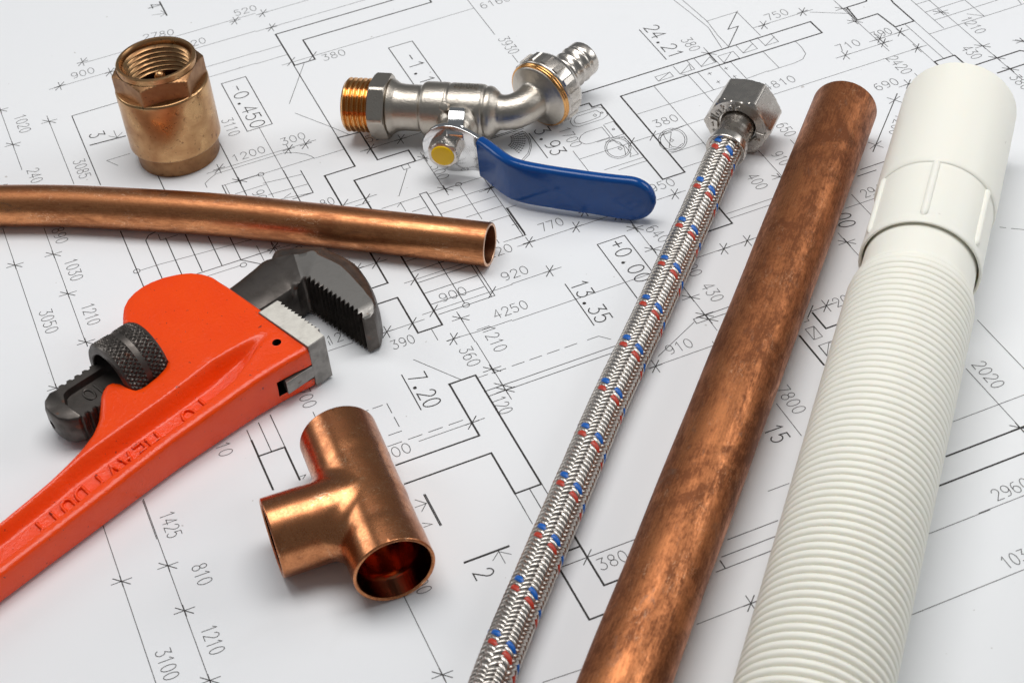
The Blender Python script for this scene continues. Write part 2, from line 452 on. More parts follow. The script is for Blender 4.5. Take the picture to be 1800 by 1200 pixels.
# ================================================================== the drawing sheet
INK = [
[0.17,-88.65,233.06,-16.81,233.06],
[0.24,-90.75,232.04,-86.55,236.24],
[0.2,-88.65,231.14,-88.65,237.14],
[0.26,-90.85,234.14,-86.45,234.14],
[0.24,-27.87,229.86,-23.67,234.06],
[0.2,-25.77,228.96,-25.77,234.96],
[0.26,-27.97,231.96,-23.57,231.96],
[0.17,-104.87,221.34,-100.57,221.34,-80.06,221.34],
[0.17,-49.91,220.14,-20.41,220.14],
[0.24,-102.67,219.48,-98.47,223.68],
[0.2,-100.57,218.58,-100.57,224.58],
[0.26,-102.77,221.58,-98.37,221.58],
[0.24,-82.41,219.04,-78.21,223.24],
[0.2,-80.31,218.14,-80.31,224.14],
[0.26,-82.51,221.14,-78.11,221.14],
[0.17,-59.75,204.92,-24.89,204.92],
[0.17,-61.64,197.43,-27.17,197.43],
[0.28,-43.18,190.47,-33.37,190.47,-33.37,154.57,-43.18,154.57,-43.18,190.47],
[0.17,-125.1,217.06,-125.1,191.32,-125.1,173.26],
[0.24,-127.12,219.07,-122.92,214.87],
[0.2,-128.02,216.97,-122.02,216.97],
[0.26,-125.02,214.77,-125.02,219.17],
[0.24,-127.17,193.42,-122.97,189.22],
[0.2,-128.07,191.32,-122.07,191.32],
[0.26,-125.07,189.12,-125.07,193.52],
[0.17,-109.4,203.74,-109.4,199.48,-109.4,154.7],
[0.24,-111.52,201.58,-107.32,197.38],
[0.2,-112.42,199.48,-106.42,199.48],
[0.26,-109.42,197.28,-109.42,201.68],
[0.28,-78.62,198.61,-100.68,198.61,-100.68,149.4],
[0.48,-98.54,175.87,-85.29,175],
[0.17,-90.88,178.16,-88.34,175.68,-88.34,180.69],
[0.17,-88.32,175.68,-85.69,177.93],
[0.17,-86.31,163.01,-95.17,163.01,-92.11,157.82],
[0.48,-49.6,262.66,-49.6,250.58],
[0.17,-49.58,252.51,-54.93,254.05],
[0.17,-49.58,252.51,-52.06,251.11],
[0.17,-49.58,252.51,-50.95,255.44],
[0.28,-54.55,164.77,-54.55,114.15],
[0.28,-80.34,146.32,-80.34,133.99],
[0.17,-60.66,136.54,-21.97,136.54],
[0.24,-61.17,135.07,-56.97,139.27],
[0.2,-59.07,134.17,-59.07,140.17],
[0.26,-61.27,137.17,-56.87,137.17],
[0.24,-34.79,133.88,-30.59,138.08],
[0.2,-32.69,132.98,-32.69,138.98],
[0.26,-34.89,135.98,-30.49,135.98],
[0.24,-28.22,133.71,-24.02,137.91],
[0.2,-26.12,132.81,-26.12,138.81],
[0.26,-28.32,135.81,-23.92,135.81],
[0.17,-16.81,231.68,7.43,231.68],
[0.24,-16.12,229.47,-11.92,233.67],
[0.2,-14.02,228.57,-14.02,234.57],
[0.26,-16.22,231.57,-11.82,231.57],
[0.24,-16.07,217.23,-11.87,221.43],
[0.2,-13.97,216.33,-13.97,222.33],
[0.26,-16.17,219.33,-11.77,219.33],
[0.17,-20.5,219.62,-13.81,219.62,31.78,219.62],
[0.17,-24.89,204.67,-14.6,204.67],
[0.17,-27.17,196.99,-14.6,196.99],
[0.17,-38.47,154.32,-38.47,134.35,-38.47,103.24],
[0.17,-66.08,128.3,-66.08,130.97,-64.1,132.67,-61.02,134.62,-34.88,134.62,-31.01,132.54,-28.02,129.86,-26.56,127.55,-26.04,125.78],
[0.17,-26.04,125.77,-14.5,125.77],
[0.17,-26.04,126.15,-56.17,126.15],
[0.48,36.98,213.56,-14.07,213.56,-14.07,188.49],
[0.48,49.15,211.05,49.15,203.88,-5.59,203.88,-5.59,188.17,-14.21,188.17],
[0.28,-14.31,188.49,-14.31,133.72],
[0.48,-26.11,113.84,-14.37,113.84,-14.37,133.72,-5.81,133.04,-5.81,113.47,6.15,113.47,6.15,105.93,-17.4,105.93],
[0.17,0.59,106.01,3.08,106.01,3.08,103.08,0.59,103.08,0.59,106.01],
[0.17,0.61,103,1.66,103,1.46,102.09],
[0.17,6.33,105.83,9.8,105.83],
[0.24,7.79,108.03,11.99,103.83],
[0.2,6.89,105.93,12.89,105.93],
[0.26,9.89,103.73,9.89,108.13],
[0.17,9.48,109.83,9.48,81.32],
[0.24,7.63,87.42,11.83,83.22],
[0.2,6.73,85.32,12.73,85.32],
[0.26,9.73,83.12,9.73,87.52],
[0.17,-18.36,190.79,-5.61,190.79,62.69,190.79],
[0.24,-16.53,189.32,-12.33,193.52],
[0.24,-7.71,188.8,-3.51,193],
[0.17,62.55,198.16,62.55,168.59],
[0.17,63.01,151.74,63.01,145.96],
[0.17,-10.29,187.65,-23.66,164.07],
[0.17,-23.63,156.92,-14.3,141.38,-10.1,133.88],
[0.28,32.42,148.41,32.42,180.97,22.51,180.97,22.51,151.64],
[0.17,-9.69,121.36,-5.85,121.36,15.19,121.36],
[0.24,-7.95,119.09,-3.75,123.29],
[0.2,-5.85,118.19,-5.85,124.19],
[0.26,-8.05,121.19,-3.65,121.19],
[0.24,3.9,119.14,8.1,123.34],
[0.2,6,118.24,6,124.24],
[0.26,3.8,121.24,8.2,121.24],
[0.28,35.1,105.05,48.05,105.05],
[0.28,35.43,105.87,48.4,105.87],
[0.17,43.55,105.09,47.74,102.77,47.74,98.14,46.42,93.48,43.6,89.17,40.48,87.03],
[0.17,43.21,104.27,47.11,101.92,47.11,97.99,45.97,93.73,43.57,90.16,40.2,87.67],
[0.48,74.33,114.94,128.74,114.94,154.31,114.94,172.33,114.94,172.33,105.97,149.2,105.97,128.62,105.97,87.64,105.97,87.64,54.46,87.64,52.89,79.05,52.89,79.05,104.85,75.55,104.85,75.55,107.79,72.09,107.79],
[0.17,104.09,110.97,110.35,110.97,110.35,107.82,104.09,107.82,104.09,110.97],
[0.17,104.11,107.86,110.44,111.14],
[0.17,113.18,114.01,113.18,108.14,119.32,108.14,119.32,114.45],
[0.17,113.31,107.96,118.91,112.05,118,108.2],
[0.17,115.05,106.1,113.31,107.96],
[0.17,122.3,114.53,122.3,108.38,128.47,108.38,128.47,114.88],
[0.17,122.2,108.5,127.94,112.73,127.94,108.65],
[0.17,130.78,111.59,137.25,111.59,137.25,106.4,130.78,106.4,130.78,111.59],
[0.17,130.65,106.36,136.28,111.4],
[0.17,140.07,114.93,140.07,108.61,146.07,108.61,146.07,115.07],
[0.17,139.99,108.69,145.95,112.51],
[0.17,149.54,115.45,149.54,108.9,155.18,108.9,155.18,115.47],
[0.17,149.42,108.8,155.46,112.63],
[0.17,128.81,119.55,128.81,105.89],
[0.17,128.35,105.89,128.35,90.04],
[0.28,128.47,114.88,128.47,108.55],
[0.24,126.64,116.98,130.84,112.78],
[0.2,125.74,114.88,131.74,114.88],
[0.26,128.74,112.68,128.74,117.08],
[0.28,112.99,143.06,112.99,119.48],
[0.17,133.96,155.86,135.33,144.82,136.7,131.07,134.6,115.73],
[0.17,136.87,154.14,137.71,144.01,138.3,134.8,137.32,124.26,137.32,115.38],
[0.17,138.06,135.33,151.29,135.33,151.29,115.91],
[0.28,151.77,135.73,142.61,126.02,147.06,126.02,137.6,115.68],
[0.17,151.52,122.02,155.83,122.02,173.15,122.02,177.29,122.02],
[0.24,153.73,119.73,157.93,123.93],
[0.2,155.83,118.83,155.83,124.83],
[0.26,153.63,121.83,158.03,121.83],
[0.24,171.05,120.44,175.25,124.64],
[0.2,173.15,119.54,173.15,125.54],
[0.26,170.95,122.54,175.35,122.54],
[0.17,78.63,102.59,79.01,100.29,78.36,97.37,75.86,96.08,66.32,96.08,64.63,97.43,64.63,100.22,66.4,102.83,68.69,104.02,71.52,104.02,77.21,104.02,78.63,102.59],
[0.17,76.05,102.27,76.72,100.05,75.53,97.95,71.93,97.47,67.5,97.47,65.98,98.67,66.36,100.8,68.18,102.27,69.69,102.27,76.05,102.27],
[0.17,73.72,100.01,74.6,100.43,74.9,99.33,73.98,98.83,73.72,100.01],
[0.17,73.45,91.68,67.14,91.68,64.67,90.64,62.95,88.59,62.95,86.67,64.11,85,66.07,84.58,73.45,84.58,73.45,91.68],
[0.17,74.51,92.56,74.51,84.16,68.22,84.16],
[0.17,75.02,92.81,78.6,92.81,78.6,83.87,74.3,83.87],
[0.17,77.33,75.1,76.62,73.87,75.75,72.82,74.75,72,73.68,71.45,72.59,71.2,71.53,71.26,70.56,71.62,69.72,72.27,69.06,73.18,68.6,74.3,68.38,75.58,68.4,76.95,68.66,78.35,69.16,79.7,69.86,80.95,70.73,82.02,71.73,82.86,72.81,83.42,73.92,83.68,74.99,83.63,75.98,83.26,76.82,82.6,77.49,81.67,77.94,80.53,78.15,79.24,78.12,77.85,77.84,76.45,77.33,75.1],
[0.17,76.76,75.42,76.15,74.37,75.4,73.46,74.54,72.76,73.62,72.28,72.68,72.07,71.77,72.11,70.93,72.43,70.21,72.99,69.64,73.77,69.25,74.73,69.06,75.83,69.08,77.01,69.3,78.21,69.73,79.38,70.33,80.45,71.08,81.37,71.95,82.09,72.88,82.57,73.82,82.8,74.75,82.75,75.59,82.44,76.32,81.87,76.89,81.07,77.28,80.09,77.46,78.98,77.43,77.79,77.2,76.59,76.76,75.42],
[0.17,70.68,82.65,77.99,82.65,77.99,70.37,74.67,70.37],
[0.17,73.42,83.22,74.33,79.73,75.92,76.8,75.92,72.07,74.85,70.67],
[0.17,71.8,82.04,73.95,82.04,75.22,79.75,75.22,76.28,73.88,72.17],
[0.17,73.07,77.01,74.06,77.34,74.41,76.16,73.43,75.74,73.07,77.01],
[0.17,58.48,77.88,78.82,77.88,87.28,77.88,101.08,77.88,110.39,77.88],
[0.24,76.72,75.8,80.92,80],
[0.24,85.18,75.77,89.38,79.97],
[0.17,58.33,83.47,58.33,70.21],
[0.28,48.71,101.18,48.71,84.33],
[0.17,101.16,105.3,101.16,92.32,101.16,78.6,101.16,65.04],
[0.17,101.09,65.04,101.09,60.89,99.95,58.51,97.55,56.01,95.09,55.54,88.1,55.54],
[0.17,87.82,92.57,101.19,92.57,125.33,92.57],
[0.17,115.42,105.67,115.42,83.69],
[0.17,101.3,65.15,87.91,65.15],
[0.17,96.78,69.55,95.97,68.21,94.99,67.07,93.87,66.18,92.68,65.58,91.48,65.31,90.32,65.37,89.27,65.76,88.37,66.47,87.66,67.45,87.19,68.67,86.98,70.05,87.03,71.54,87.36,73.06,87.93,74.54,88.73,75.89,89.71,77.05,90.83,77.97,92.04,78.59,93.25,78.87,94.43,78.82,95.5,78.41,96.41,77.69,97.12,76.69,97.59,75.45,97.79,74.04,97.71,72.54,97.37,71.01,96.78,69.55],
[0.17,96.16,69.89,95.47,68.74,94.62,67.76,93.66,66.99,92.64,66.48,91.6,66.24,90.61,66.3,89.7,66.64,88.92,67.24,88.32,68.09,87.91,69.14,87.73,70.33,87.78,71.61,88.06,72.92,88.55,74.19,89.24,75.35,90.09,76.35,91.05,77.13,92.08,77.66,93.13,77.91,94.14,77.86,95.06,77.52,95.84,76.9,96.45,76.03,96.85,74.97,97.02,73.76,96.96,72.47,96.67,71.16,96.16,69.89],
[0.17,89.51,76.62,100.63,77.82],
[0.17,87.84,74.59,90.59,76.53,94.02,76.53,89.18,68.44,90.79,66.56,94.5,68.38],
[0.17,91.16,77.67,90.39,73.8,90.39,68.58,92.85,66.18],
[0.17,91.27,72.36,92.27,72.78,92.6,71.61,91.6,71.19,91.27,72.36],
[0.17,122.09,102.69,123.71,103.06],
[0.17,122.9,103.7,122.9,101.83],
[0.17,122.33,96.21,123.93,96.58],
[0.17,123.13,97.21,123.13,95.36],
[0.17,128.92,102.66,130.54,103.03],
[0.17,129.73,103.67,129.73,101.8],
[0.17,129.15,96.25,130.76,96.62],
[0.17,129.96,97.26,129.96,95.4],
[0.17,119.35,105.62,119.35,92.67],
[0.17,133.17,106,133.17,92.98,142.41,93.57],
[0.17,63.56,67.79,78.74,67.79],
[0.17,67.95,65.37,79.26,65.37],
[0.17,146.92,105.93,146.92,93.54],
[0.17,160.77,105.88,160.77,100.98,159.96,96.54,157.28,93.91,153.53,93.22,142.27,93.22],
[0.17,72.25,43.4,79.08,43.4,83.18,43.4],
[0.24,76.98,41.31,81.18,45.51],
[0.2,79.08,40.41,79.08,46.41],
[0.26,76.88,43.41,81.28,43.41],
[0.17,175.44,120.84,188.05,112.35],
[0.17,187.52,123.68,187.52,116.79,187.52,106.53,187.52,82.63],
[0.24,185.41,118.89,189.61,114.69],
[0.2,184.51,116.79,190.51,116.79],
[0.26,187.51,114.59,187.51,118.99],
[0.24,184.79,108.73,188.99,104.53],
[0.2,183.89,106.63,189.89,106.63],
[0.26,186.89,104.43,186.89,108.83],
[0.24,186.65,89.4,190.85,93.6],
[0.2,188.75,88.5,188.75,94.5],
[0.26,186.55,91.5,190.95,91.5],
[0.24,186.48,86.36,190.68,90.56],
[0.2,188.58,85.46,188.58,91.46],
[0.26,186.38,88.46,190.78,88.46],
[0.17,184.42,91.62,188.75,91.62,201.63,91.62],
[0.24,195.53,89.52,199.73,93.72],
[0.2,197.63,88.62,197.63,94.62],
[0.26,195.43,91.62,199.83,91.62],
[0.17,168.15,88.29,172.23,88.29,192.34,88.29],
[0.24,170.13,86.22,174.33,90.42],
[0.2,172.23,85.32,172.23,91.32],
[0.26,170.03,88.32,174.43,88.32],
[0.48,199.48,119.49,197.99,116.68,189.27,116.68,188.17,106.81,197.05,106.81,197.96,95.56,206.2,95.56,206.2,100.07,206.2,105.43,206.2,110.71,206.96,115.05],
[0.28,188.31,116.55,187.55,106.7],
[0.17,197.92,95.53,197.92,68.56],
[0.17,202.09,95.34,202.09,68.34],
[0.17,206.28,95.59,206.28,68.23],
[0.48,198.03,63.75,198.03,68.39,206.67,68.39,206.67,61.21],
[0.17,135.77,79.08,138.3,79.08,197.48,79.08,201.42,79.08],
[0.24,195.29,77.12,199.49,81.32],
[0.2,197.39,76.22,197.39,82.22],
[0.26,195.19,79.22,199.59,79.22],
[0.17,178.31,60.71,182.39,60.71,188.42,60.71],
[0.24,180.29,58.66,184.49,62.86],
[0.2,182.39,57.76,182.39,63.76],
[0.26,180.19,60.76,184.59,60.76],
[0.17,187.84,65.47,187.84,60.76],
[0.28,175.67,57.53,150.14,31.47],
[0.2,169.97,53.52,175.61,55.57],
[0.2,171.29,57.14,174.29,51.94],
[0.2,150.18,33.44,155.82,35.49],
[0.2,151.5,37.06,154.5,31.86],
[0.17,213.02,109.16,213.02,99.09,213.02,85.66],
[0.17,206.19,85,212.99,85,249.58,85],
[0.17,212.85,105.17,219.36,105.17],
[0.17,212.91,98.65,230.42,98.65],
[0.17,212.97,92.21,243.36,92.21],
[0.17,218.83,106.01,218.83,42.8],
[0.24,215.96,97.83,220.16,93.63],
[0.2,215.06,95.73,221.06,95.73],
[0.26,218.06,93.53,218.06,97.93],
[0.24,216.65,70.55,220.85,66.35],
[0.2,215.75,68.45,221.75,68.45],
[0.26,218.75,66.25,218.75,70.65],
[0.24,216.86,61.36,221.06,57.16],
[0.2,215.96,59.26,221.96,59.26],
[0.26,218.96,57.06,218.96,61.46],
[0.24,216.96,52.83,221.16,48.63],
[0.2,216.06,50.73,222.06,50.73],
[0.26,219.06,48.53,219.06,52.93],
[0.17,230.46,98.77,230.46,85.27],
[0.17,225.86,89.74,230.5,85.27],
[0.17,248.04,90.71,247.03,85.42],
[0.48,209.46,59.12,228.64,59.12,230.91,57],
[0.48,213.7,50.89,227.4,50.89],
[0.17,230.31,66.15,234.56,61.46],
[0.24,231.27,65.91,235.47,61.71],
[0.2,230.37,63.81,236.37,63.81],
[0.26,233.37,61.61,233.37,66.01],
[0.17,128.68,51.64,128.68,48.56],
[0.17,115.84,51.57,115.84,44.36,115.84,33.93],
[0.24,113.03,36.51,117.23,32.31],
[0.2,112.13,34.41,118.13,34.41],
[0.26,115.13,32.21,115.13,36.61],
[0.28,141.09,24.65,153.02,24.65],
[0.28,138.4,21.84,145.6,21.84],
[0.17,-138.3,141.34,-138.3,118.11,-138.3,74.04],
[0.24,-140.47,120.21,-136.27,116.01],
[0.2,-141.37,118.11,-135.37,118.11],
[0.26,-138.37,115.91,-138.37,120.31],
[0.17,-124.8,133.95,-124.8,117.52,-124.8,93.67,-124.8,66.81],
[0.24,-126.97,119.62,-122.77,115.42],
[0.2,-127.87,117.52,-121.87,117.52],
[0.26,-124.87,115.32,-124.87,119.72],
[0.24,-126.93,95.77,-122.73,91.57],
[0.2,-127.83,93.67,-121.83,93.67],
[0.26,-124.83,91.47,-124.83,95.87],
[0.24,-126.75,68.1,-122.55,63.9],
[0.2,-127.65,66,-121.65,66],
[0.26,-124.65,63.8,-124.65,68.2],
[0.28,-100.47,118.69,-100.47,93.65,-100.47,83.97,-100.47,81.77,-99.83,80.19],
[0.17,-99.43,93.76,-92.95,93.76,-60.55,91.33,-53.4,91.33],
[0.28,-87.02,106.89,-87.02,83.36],
[0.28,-80.24,105.39,-80.24,83.12],
[0.28,-73.3,100.27,-73.3,82.75],
[0.28,-66.6,96.08,-66.6,82.62],
[0.28,-88.74,82.38,-66.78,82.38,-56.16,82.38],
[0.28,-66.78,82.47,-56.56,72.37],
[0.28,-93.66,82.41,-93.66,89.55,-93.66,106.18,-93.66,109.09,-92.03,111.44,-89.27,112.17],
[0.17,-88.91,110.22,-88.91,106.58,-82.76,106.58],
[0.17,-88.78,82.59,-88.78,80.95],
[0.17,-81.21,79.46,-67.75,79.46],
[0.17,-63.87,136.46,-59.26,136.46],
[0.17,-60.92,126.51,-54.03,126.51,-47.08,126.51],
[0.17,-54.43,133.47,-54.43,126.45,-54.43,117.36],
[0.24,-56.41,128.55,-52.21,124.35],
[0.2,-57.31,126.45,-51.31,126.45],
[0.26,-54.31,124.25,-54.31,128.65],
[0.28,-60.81,126.76,-60.81,119.98],
[0.17,-59.79,126.66,-59.79,119.42],
[0.17,-57.88,119.43,-46.51,119.43],
[0.17,-46.23,124.4,-46.23,110.69],
[0.17,-47.18,120.56,-33.19,118.73],
[0.17,-47.31,113.03,-32.87,112.12],
[0.17,-46.46,108.8,-32.73,106.36],
[0.17,-38.28,124.39,-38.28,103.24],
[0.28,-32.71,121.17,-32.71,106.35,-40.32,106.35],
[0.17,-42.79,108.64,-40,109.91],
[0.17,-25.34,94.1,-20.87,94.1,-12.98,94.1],
[0.17,-21.79,91.38,-16.52,91.38],
[0.24,-19.2,91.38,-15,95.58],
[0.24,-27.13,92.34,-22.93,96.54],
[0.48,-5.22,105.86,-17.36,105.86,-17.36,90.78,-17.36,78.13],
[0.48,-25.95,113.82,-25.95,89.06],
[0.17,1.37,102.14,-6.26,89.33],
[0.17,-14.03,85.55,0.15,85.55],
[0.17,-8.79,83.8,-7.06,85.38,-7.06,80.05],
[0.28,0.64,86.79,3.19,86.79,3.19,70.86],
[0.28,0.6,86.91,0.6,73.17],
[0.17,3.53,85.23,14.86,85.23,25.4,85.23],
[0.17,14.86,83.72,14.86,63.02],
[0.17,3.42,78.34,24.25,78.34,26.86,78.34],
[0.17,3.33,72.55,24.04,72.55],
[0.17,10.48,66.49,23.78,66.49],
[0.17,16.51,60.27,24.94,60.27],
[0.17,24.08,86.85,24.08,77.88,24.08,51.99],
[0.17,24.35,64.42,28.24,64.42],
[0.28,24.59,64.58,24.59,47.65,20.72,47.65],
[0.28,24.96,64.1,24.96,48.79],
[0.17,19.73,77.59,27.75,77.59],
[0.24,22.02,75.78,26.22,79.98],
[0.2,24.12,74.88,24.12,80.88],
[0.26,21.92,77.88,26.32,77.88],
[0.17,-5.11,78.67,0.01,78.67],
[0.17,-61.12,82.6,-49.06,81.7],
[0.24,-56.7,80.87,-52.5,85.07],
[0.2,-54.6,79.97,-54.6,85.97],
[0.26,-56.8,82.97,-52.4,82.97],
[0.17,-54.45,86.85,-53.23,76.57],
[0.17,-59.58,87.12,-59.58,78.19],
[0.48,-25.73,65.97,-25.73,46.44,-32.1,46.44],
[0.17,-34.63,58.27,-32.54,58.27,-25.74,58.27,-21.67,58.27],
[0.24,-34.64,56.38,-30.44,60.58],
[0.2,-32.54,55.48,-32.54,61.48],
[0.26,-34.74,58.48,-30.34,58.48],
[0.24,-27.84,56.08,-23.64,60.28],
[0.48,-16.99,59.56,-16.99,18.11,-25.38,18.11,-25.38,37.87,-32.63,37.87],
[0.17,-16.68,54.05,-12.09,54.05],
[0.22,-16.56,47.9,-3.64,47.9],
[0.17,-20.89,43.62,-17.12,43.62,2.81,43.62],
[0.22,-16.7,41.65,2.39,41.65],
[0.22,-16.59,35.54,2.32,35.54],
[0.22,-16.68,29.25,2.1,29.25],
[0.22,-16.25,23.37,-6.59,23.37,3.6,23.37],
[0.22,2.49,42.03,2.49,23.35],
[0.22,3.6,41.8,3.6,23.36],
[0.22,-6.67,48.75,-6.67,24.61],
[0.17,-20.97,25.85,-17.03,25.85,3.39,25.85,10.86,25.85],
[0.24,-19.22,41.73,-15.02,45.93],
[0.24,-19.13,23.76,-14.93,27.96],
[0.24,1.29,23.24,5.49,27.44],
[0.17,-18.56,10.12,-16.11,10.12,-7.93,9.55,3.93,9.55],
[0.24,-18.26,7.89,-14.06,12.09],
[0.2,-16.16,6.99,-16.16,12.99],
[0.26,-18.36,9.99,-13.96,9.99],
[0.17,-10.55,21.76,-10.55,18.24,-10.55,5.49],
[0.24,-12.58,20.34,-8.38,16.14],
[0.2,-13.48,18.24,-7.48,18.24],
[0.26,-10.48,16.04,-10.48,20.44],
[0.17,-7.88,10.39,-3.65,10.39],
[0.17,-6.2,9.75,-3.37,9.75],
[0.17,-37.17,23.39,-34.26,23.39,-25.4,23.39,-21.25,23.39],
[0.24,-36.36,21.33,-32.16,25.53],
[0.2,-34.26,20.43,-34.26,26.43],
[0.26,-36.46,23.43,-32.06,23.43],
[0.24,-27.5,21.29,-23.3,25.49],
[0.17,-20.89,17.48,-20.89,11.87],
[0.17,-54.16,23.69,-45.91,23.69],
[0.17,-52.78,28.19,-52.78,26.11],
[0.17,15.08,51.46,15.08,47.91],
[0.17,19.95,43.22,24.31,43.22,41.61,43.22,56.94,43.22],
[0.24,22.21,41.41,26.41,45.61],
[0.2,24.31,40.51,24.31,46.51],
[0.26,22.11,43.51,26.51,43.51],
[0.24,39.51,41.18,43.71,45.38],
[0.2,41.61,40.28,41.61,46.28],
[0.26,39.41,43.28,43.81,43.28],
[0.24,45.66,47.76,49.86,51.96],
[0.2,47.76,46.86,47.76,52.86],
[0.26,45.56,49.86,49.96,49.86],
[0.24,54.81,40.2,59.01,44.4],
[0.2,56.91,39.3,56.91,45.3],
[0.26,54.71,42.3,59.11,42.3],
[0.22,24.8,59.83,24.8,47.84],
[0.22,23.89,60.08,23.89,47.88],
[0.17,22.68,54.79,24.58,54.79],
[0.17,16.71,47.74,19.72,47.74,25.03,47.74],
[0.17,10.8,26.23,24.47,26.23,28.64,26.23],
[0.24,22.37,24.17,26.57,28.37],
[0.2,24.47,23.27,24.47,29.27],
[0.26,22.27,26.27,26.67,26.27],
[0.28,44.09,0.04,44.09,31.25,54.18,31.25,54.18,10.42],
[0.28,26.29,17.66,26.29,-5.31],
[0.17,59.32,40.63,59.32,33.04,59.32,20.06,59.32,4.15],
[0.24,56.87,35.14,61.07,30.94],
[0.2,55.97,33.04,61.97,33.04],
[0.26,58.97,30.84,58.97,35.24],
[0.24,57.43,22.16,61.63,17.96],
[0.2,56.53,20.06,62.53,20.06],
[0.26,59.53,17.86,59.53,22.26],
[0.17,59.67,7.85,59.67,-7.77,59.67,-20.05,59.67,-25.94],
[0.24,57.48,-5.67,61.68,-9.87],
[0.2,56.58,-7.77,62.58,-7.77],
[0.26,59.58,-9.97,59.58,-5.57],
[0.24,57.55,-15.3,61.75,-19.5],
[0.2,56.65,-17.4,62.65,-17.4],
[0.26,59.65,-19.6,59.65,-15.2],
[0.24,57.72,-17.95,61.92,-22.15],
[0.2,56.82,-20.05,62.82,-20.05],
[0.26,59.82,-22.25,59.82,-17.85],
[0.17,3.93,9.07,25.92,9.07,52.33,9.07,70.75,9.07,80.18,9.07,92.44,9.07],
[0.24,78.08,6.86,82.28,11.06],
[0.2,80.18,5.96,80.18,11.96],
[0.26,77.98,8.96,82.38,8.96],
[0.24,86.85,6.91,91.05,11.11],
[0.2,88.95,6.01,88.95,12.01],
[0.26,86.75,9.01,91.15,9.01],
[0.48,88.84,31.14,88.84,19.61,79.74,19.61],
[0.17,89.57,25.09,105.43,25.09],
[0.17,89.16,22.28,103.94,22.28],
[0.22,55.49,-17.71,55.49,-20.02,66.19,-20.02],
[0.22,55.45,-17.68,68.42,-17.68],
[0.17,55.04,-19.03,38,-28.09],
[0.17,21.54,-10.73,25.48,-10.73,28.25,-13.91],
[0.17,105.43,25.07,108.59,25.07],
[0.17,103.94,22.3,107.09,22.3],
[0.17,125.88,8.44,138.7,8.44],
[0.17,131.44,14.01,131.44,-1.22],
[0.17,117.08,-1.79,117.08,-19.56],
[0.24,115.13,-5.21,119.33,-9.41],
[0.2,114.23,-7.31,120.23,-7.31],
[0.26,117.23,-9.51,117.23,-5.11],
[0.17,89.63,-31.93,95.5,-31.93,99.4,-31.93],
[0.24,93.4,-33.92,97.6,-29.72],
[0.2,95.5,-34.82,95.5,-28.82],
[0.26,93.3,-31.82,97.7,-31.82],
[0.24,87.65,-33.94,91.85,-29.74],
[0.48,90.04,-32.69,90.04,-41.16,95.74,-41.16],
[0.17,84.2,-38.46,87.24,-38.46,87.24,-43.95,84.2,-43.95,84.2,-38.46],
[0.17,84.28,-43.99,87.2,-38.54],
[0.17,85.58,-35.45,87.23,-35.45,87.23,-34.32],
[0.48,81.2,-40.31,81.2,-55.33],
[0.17,84.07,-47.07,88.78,-47.07],
[0.28,84.1,-47.01,84.1,-52.2],
[0.17,84.12,-52.2,87.54,-47.37,88.93,-47.74],
[0.17,164.69,-24.41,166.21,-25.58],
[0.17,167.52,-26.73,172.55,-30.6],
[0.17,133.14,-59.76,133.14,-84.97],
[0.22,-7.2,-17.38,28.38,-17.38],
[0.22,-8.23,-19.91,26.45,-19.91],
[0.2,-4.39,-10.64,-0.27,-10.64],
[0.2,1.66,-10.64,5.77,-10.64],
[0.2,7.71,-10.64,11.82,-10.64],
[0.2,13.76,-10.64,17.87,-10.64],
[0.17,32.94,-31.67,35.31,-31.67,54.96,-31.67],
[0.24,33.21,-33.92,37.41,-29.72],
[0.2,35.31,-34.82,35.31,-28.82],
[0.26,33.11,-31.82,37.51,-31.82],
[0.17,55.98,-29.86,55.98,-31.64],
[0.17,118.03,-76.75,118.03,-105.19,118.03,-111.49],
[0.24,115.81,-103.09,120.01,-107.29],
[0.2,114.91,-105.19,120.91,-105.19],
[0.26,117.91,-107.39,117.91,-102.99],
[0.17,102.3,-94.28,126.58,-94.28,129.35,-94.28],
[0.48,92.95,-105.43,117.75,-105.43,121.69,-105.43],
[0.48,84.98,-114.4,115.52,-114.4],
[0.17,88.92,-128.3,106.01,-128.3],
[0.17,60.26,-63.72,60.26,-78.93],
[0.17,40.97,-94.16,47.77,-94.16],
[0.48,-25.18,-9.11,-16.19,-9.11,-16.19,-39.01,-16.19,-61.57,-24.53,-61.57,-24.53,-42.96,-52.19,-42.96],
[0.48,-24.99,-8.99,-24.99,-34.47,-51.89,-34.47],
[0.17,-31.1,6.84,-21.05,-8.84],
[0.17,-15.97,-10.55,-12.58,-10.55],
[0.17,-10.29,5.49,-10.29,-8.73,-10.29,-19.7,-10.29,-24.45],
[0.24,-12.63,-6.93,-8.43,-11.13],
[0.2,-13.53,-9.03,-7.53,-9.03],
[0.26,-10.53,-11.23,-10.53,-6.83],
[0.24,-12.43,-15.29,-8.23,-19.49],
[0.2,-13.33,-17.39,-7.33,-17.39],
[0.26,-10.33,-19.59,-10.33,-15.19],
[0.24,-12.42,-17.6,-8.22,-21.8],
[0.2,-13.32,-19.7,-7.32,-19.7],
[0.26,-10.32,-21.9,-10.32,-17.5],
[0.22,-16.51,-17.34,-7.2,-17.34],
[0.22,-16.36,-19.88,-8.23,-19.88],
[0.2,-11.27,-10.72,-6.59,-10.72],
[0.28,-36.92,1.94,-36.92,-15.69],
[0.2,-54.85,-8.15,-51.66,-8.15],
[0.2,-50.16,-8.15,-46.97,-8.15],
[0.2,-45.47,-8.15,-45.47,-12.72],
[0.2,-45.47,-14.86,-45.47,-19.43],
[0.2,-45.47,-21.57,-49.67,-21.57],
[0.2,-51.52,-25.94,-47.01,-25.94],
[0.2,-44.89,-25.94,-40.38,-25.94],
[0.2,-38.25,-25.94,-33.75,-25.94],
[0.2,-31.62,-25.94,-27.11,-25.94],
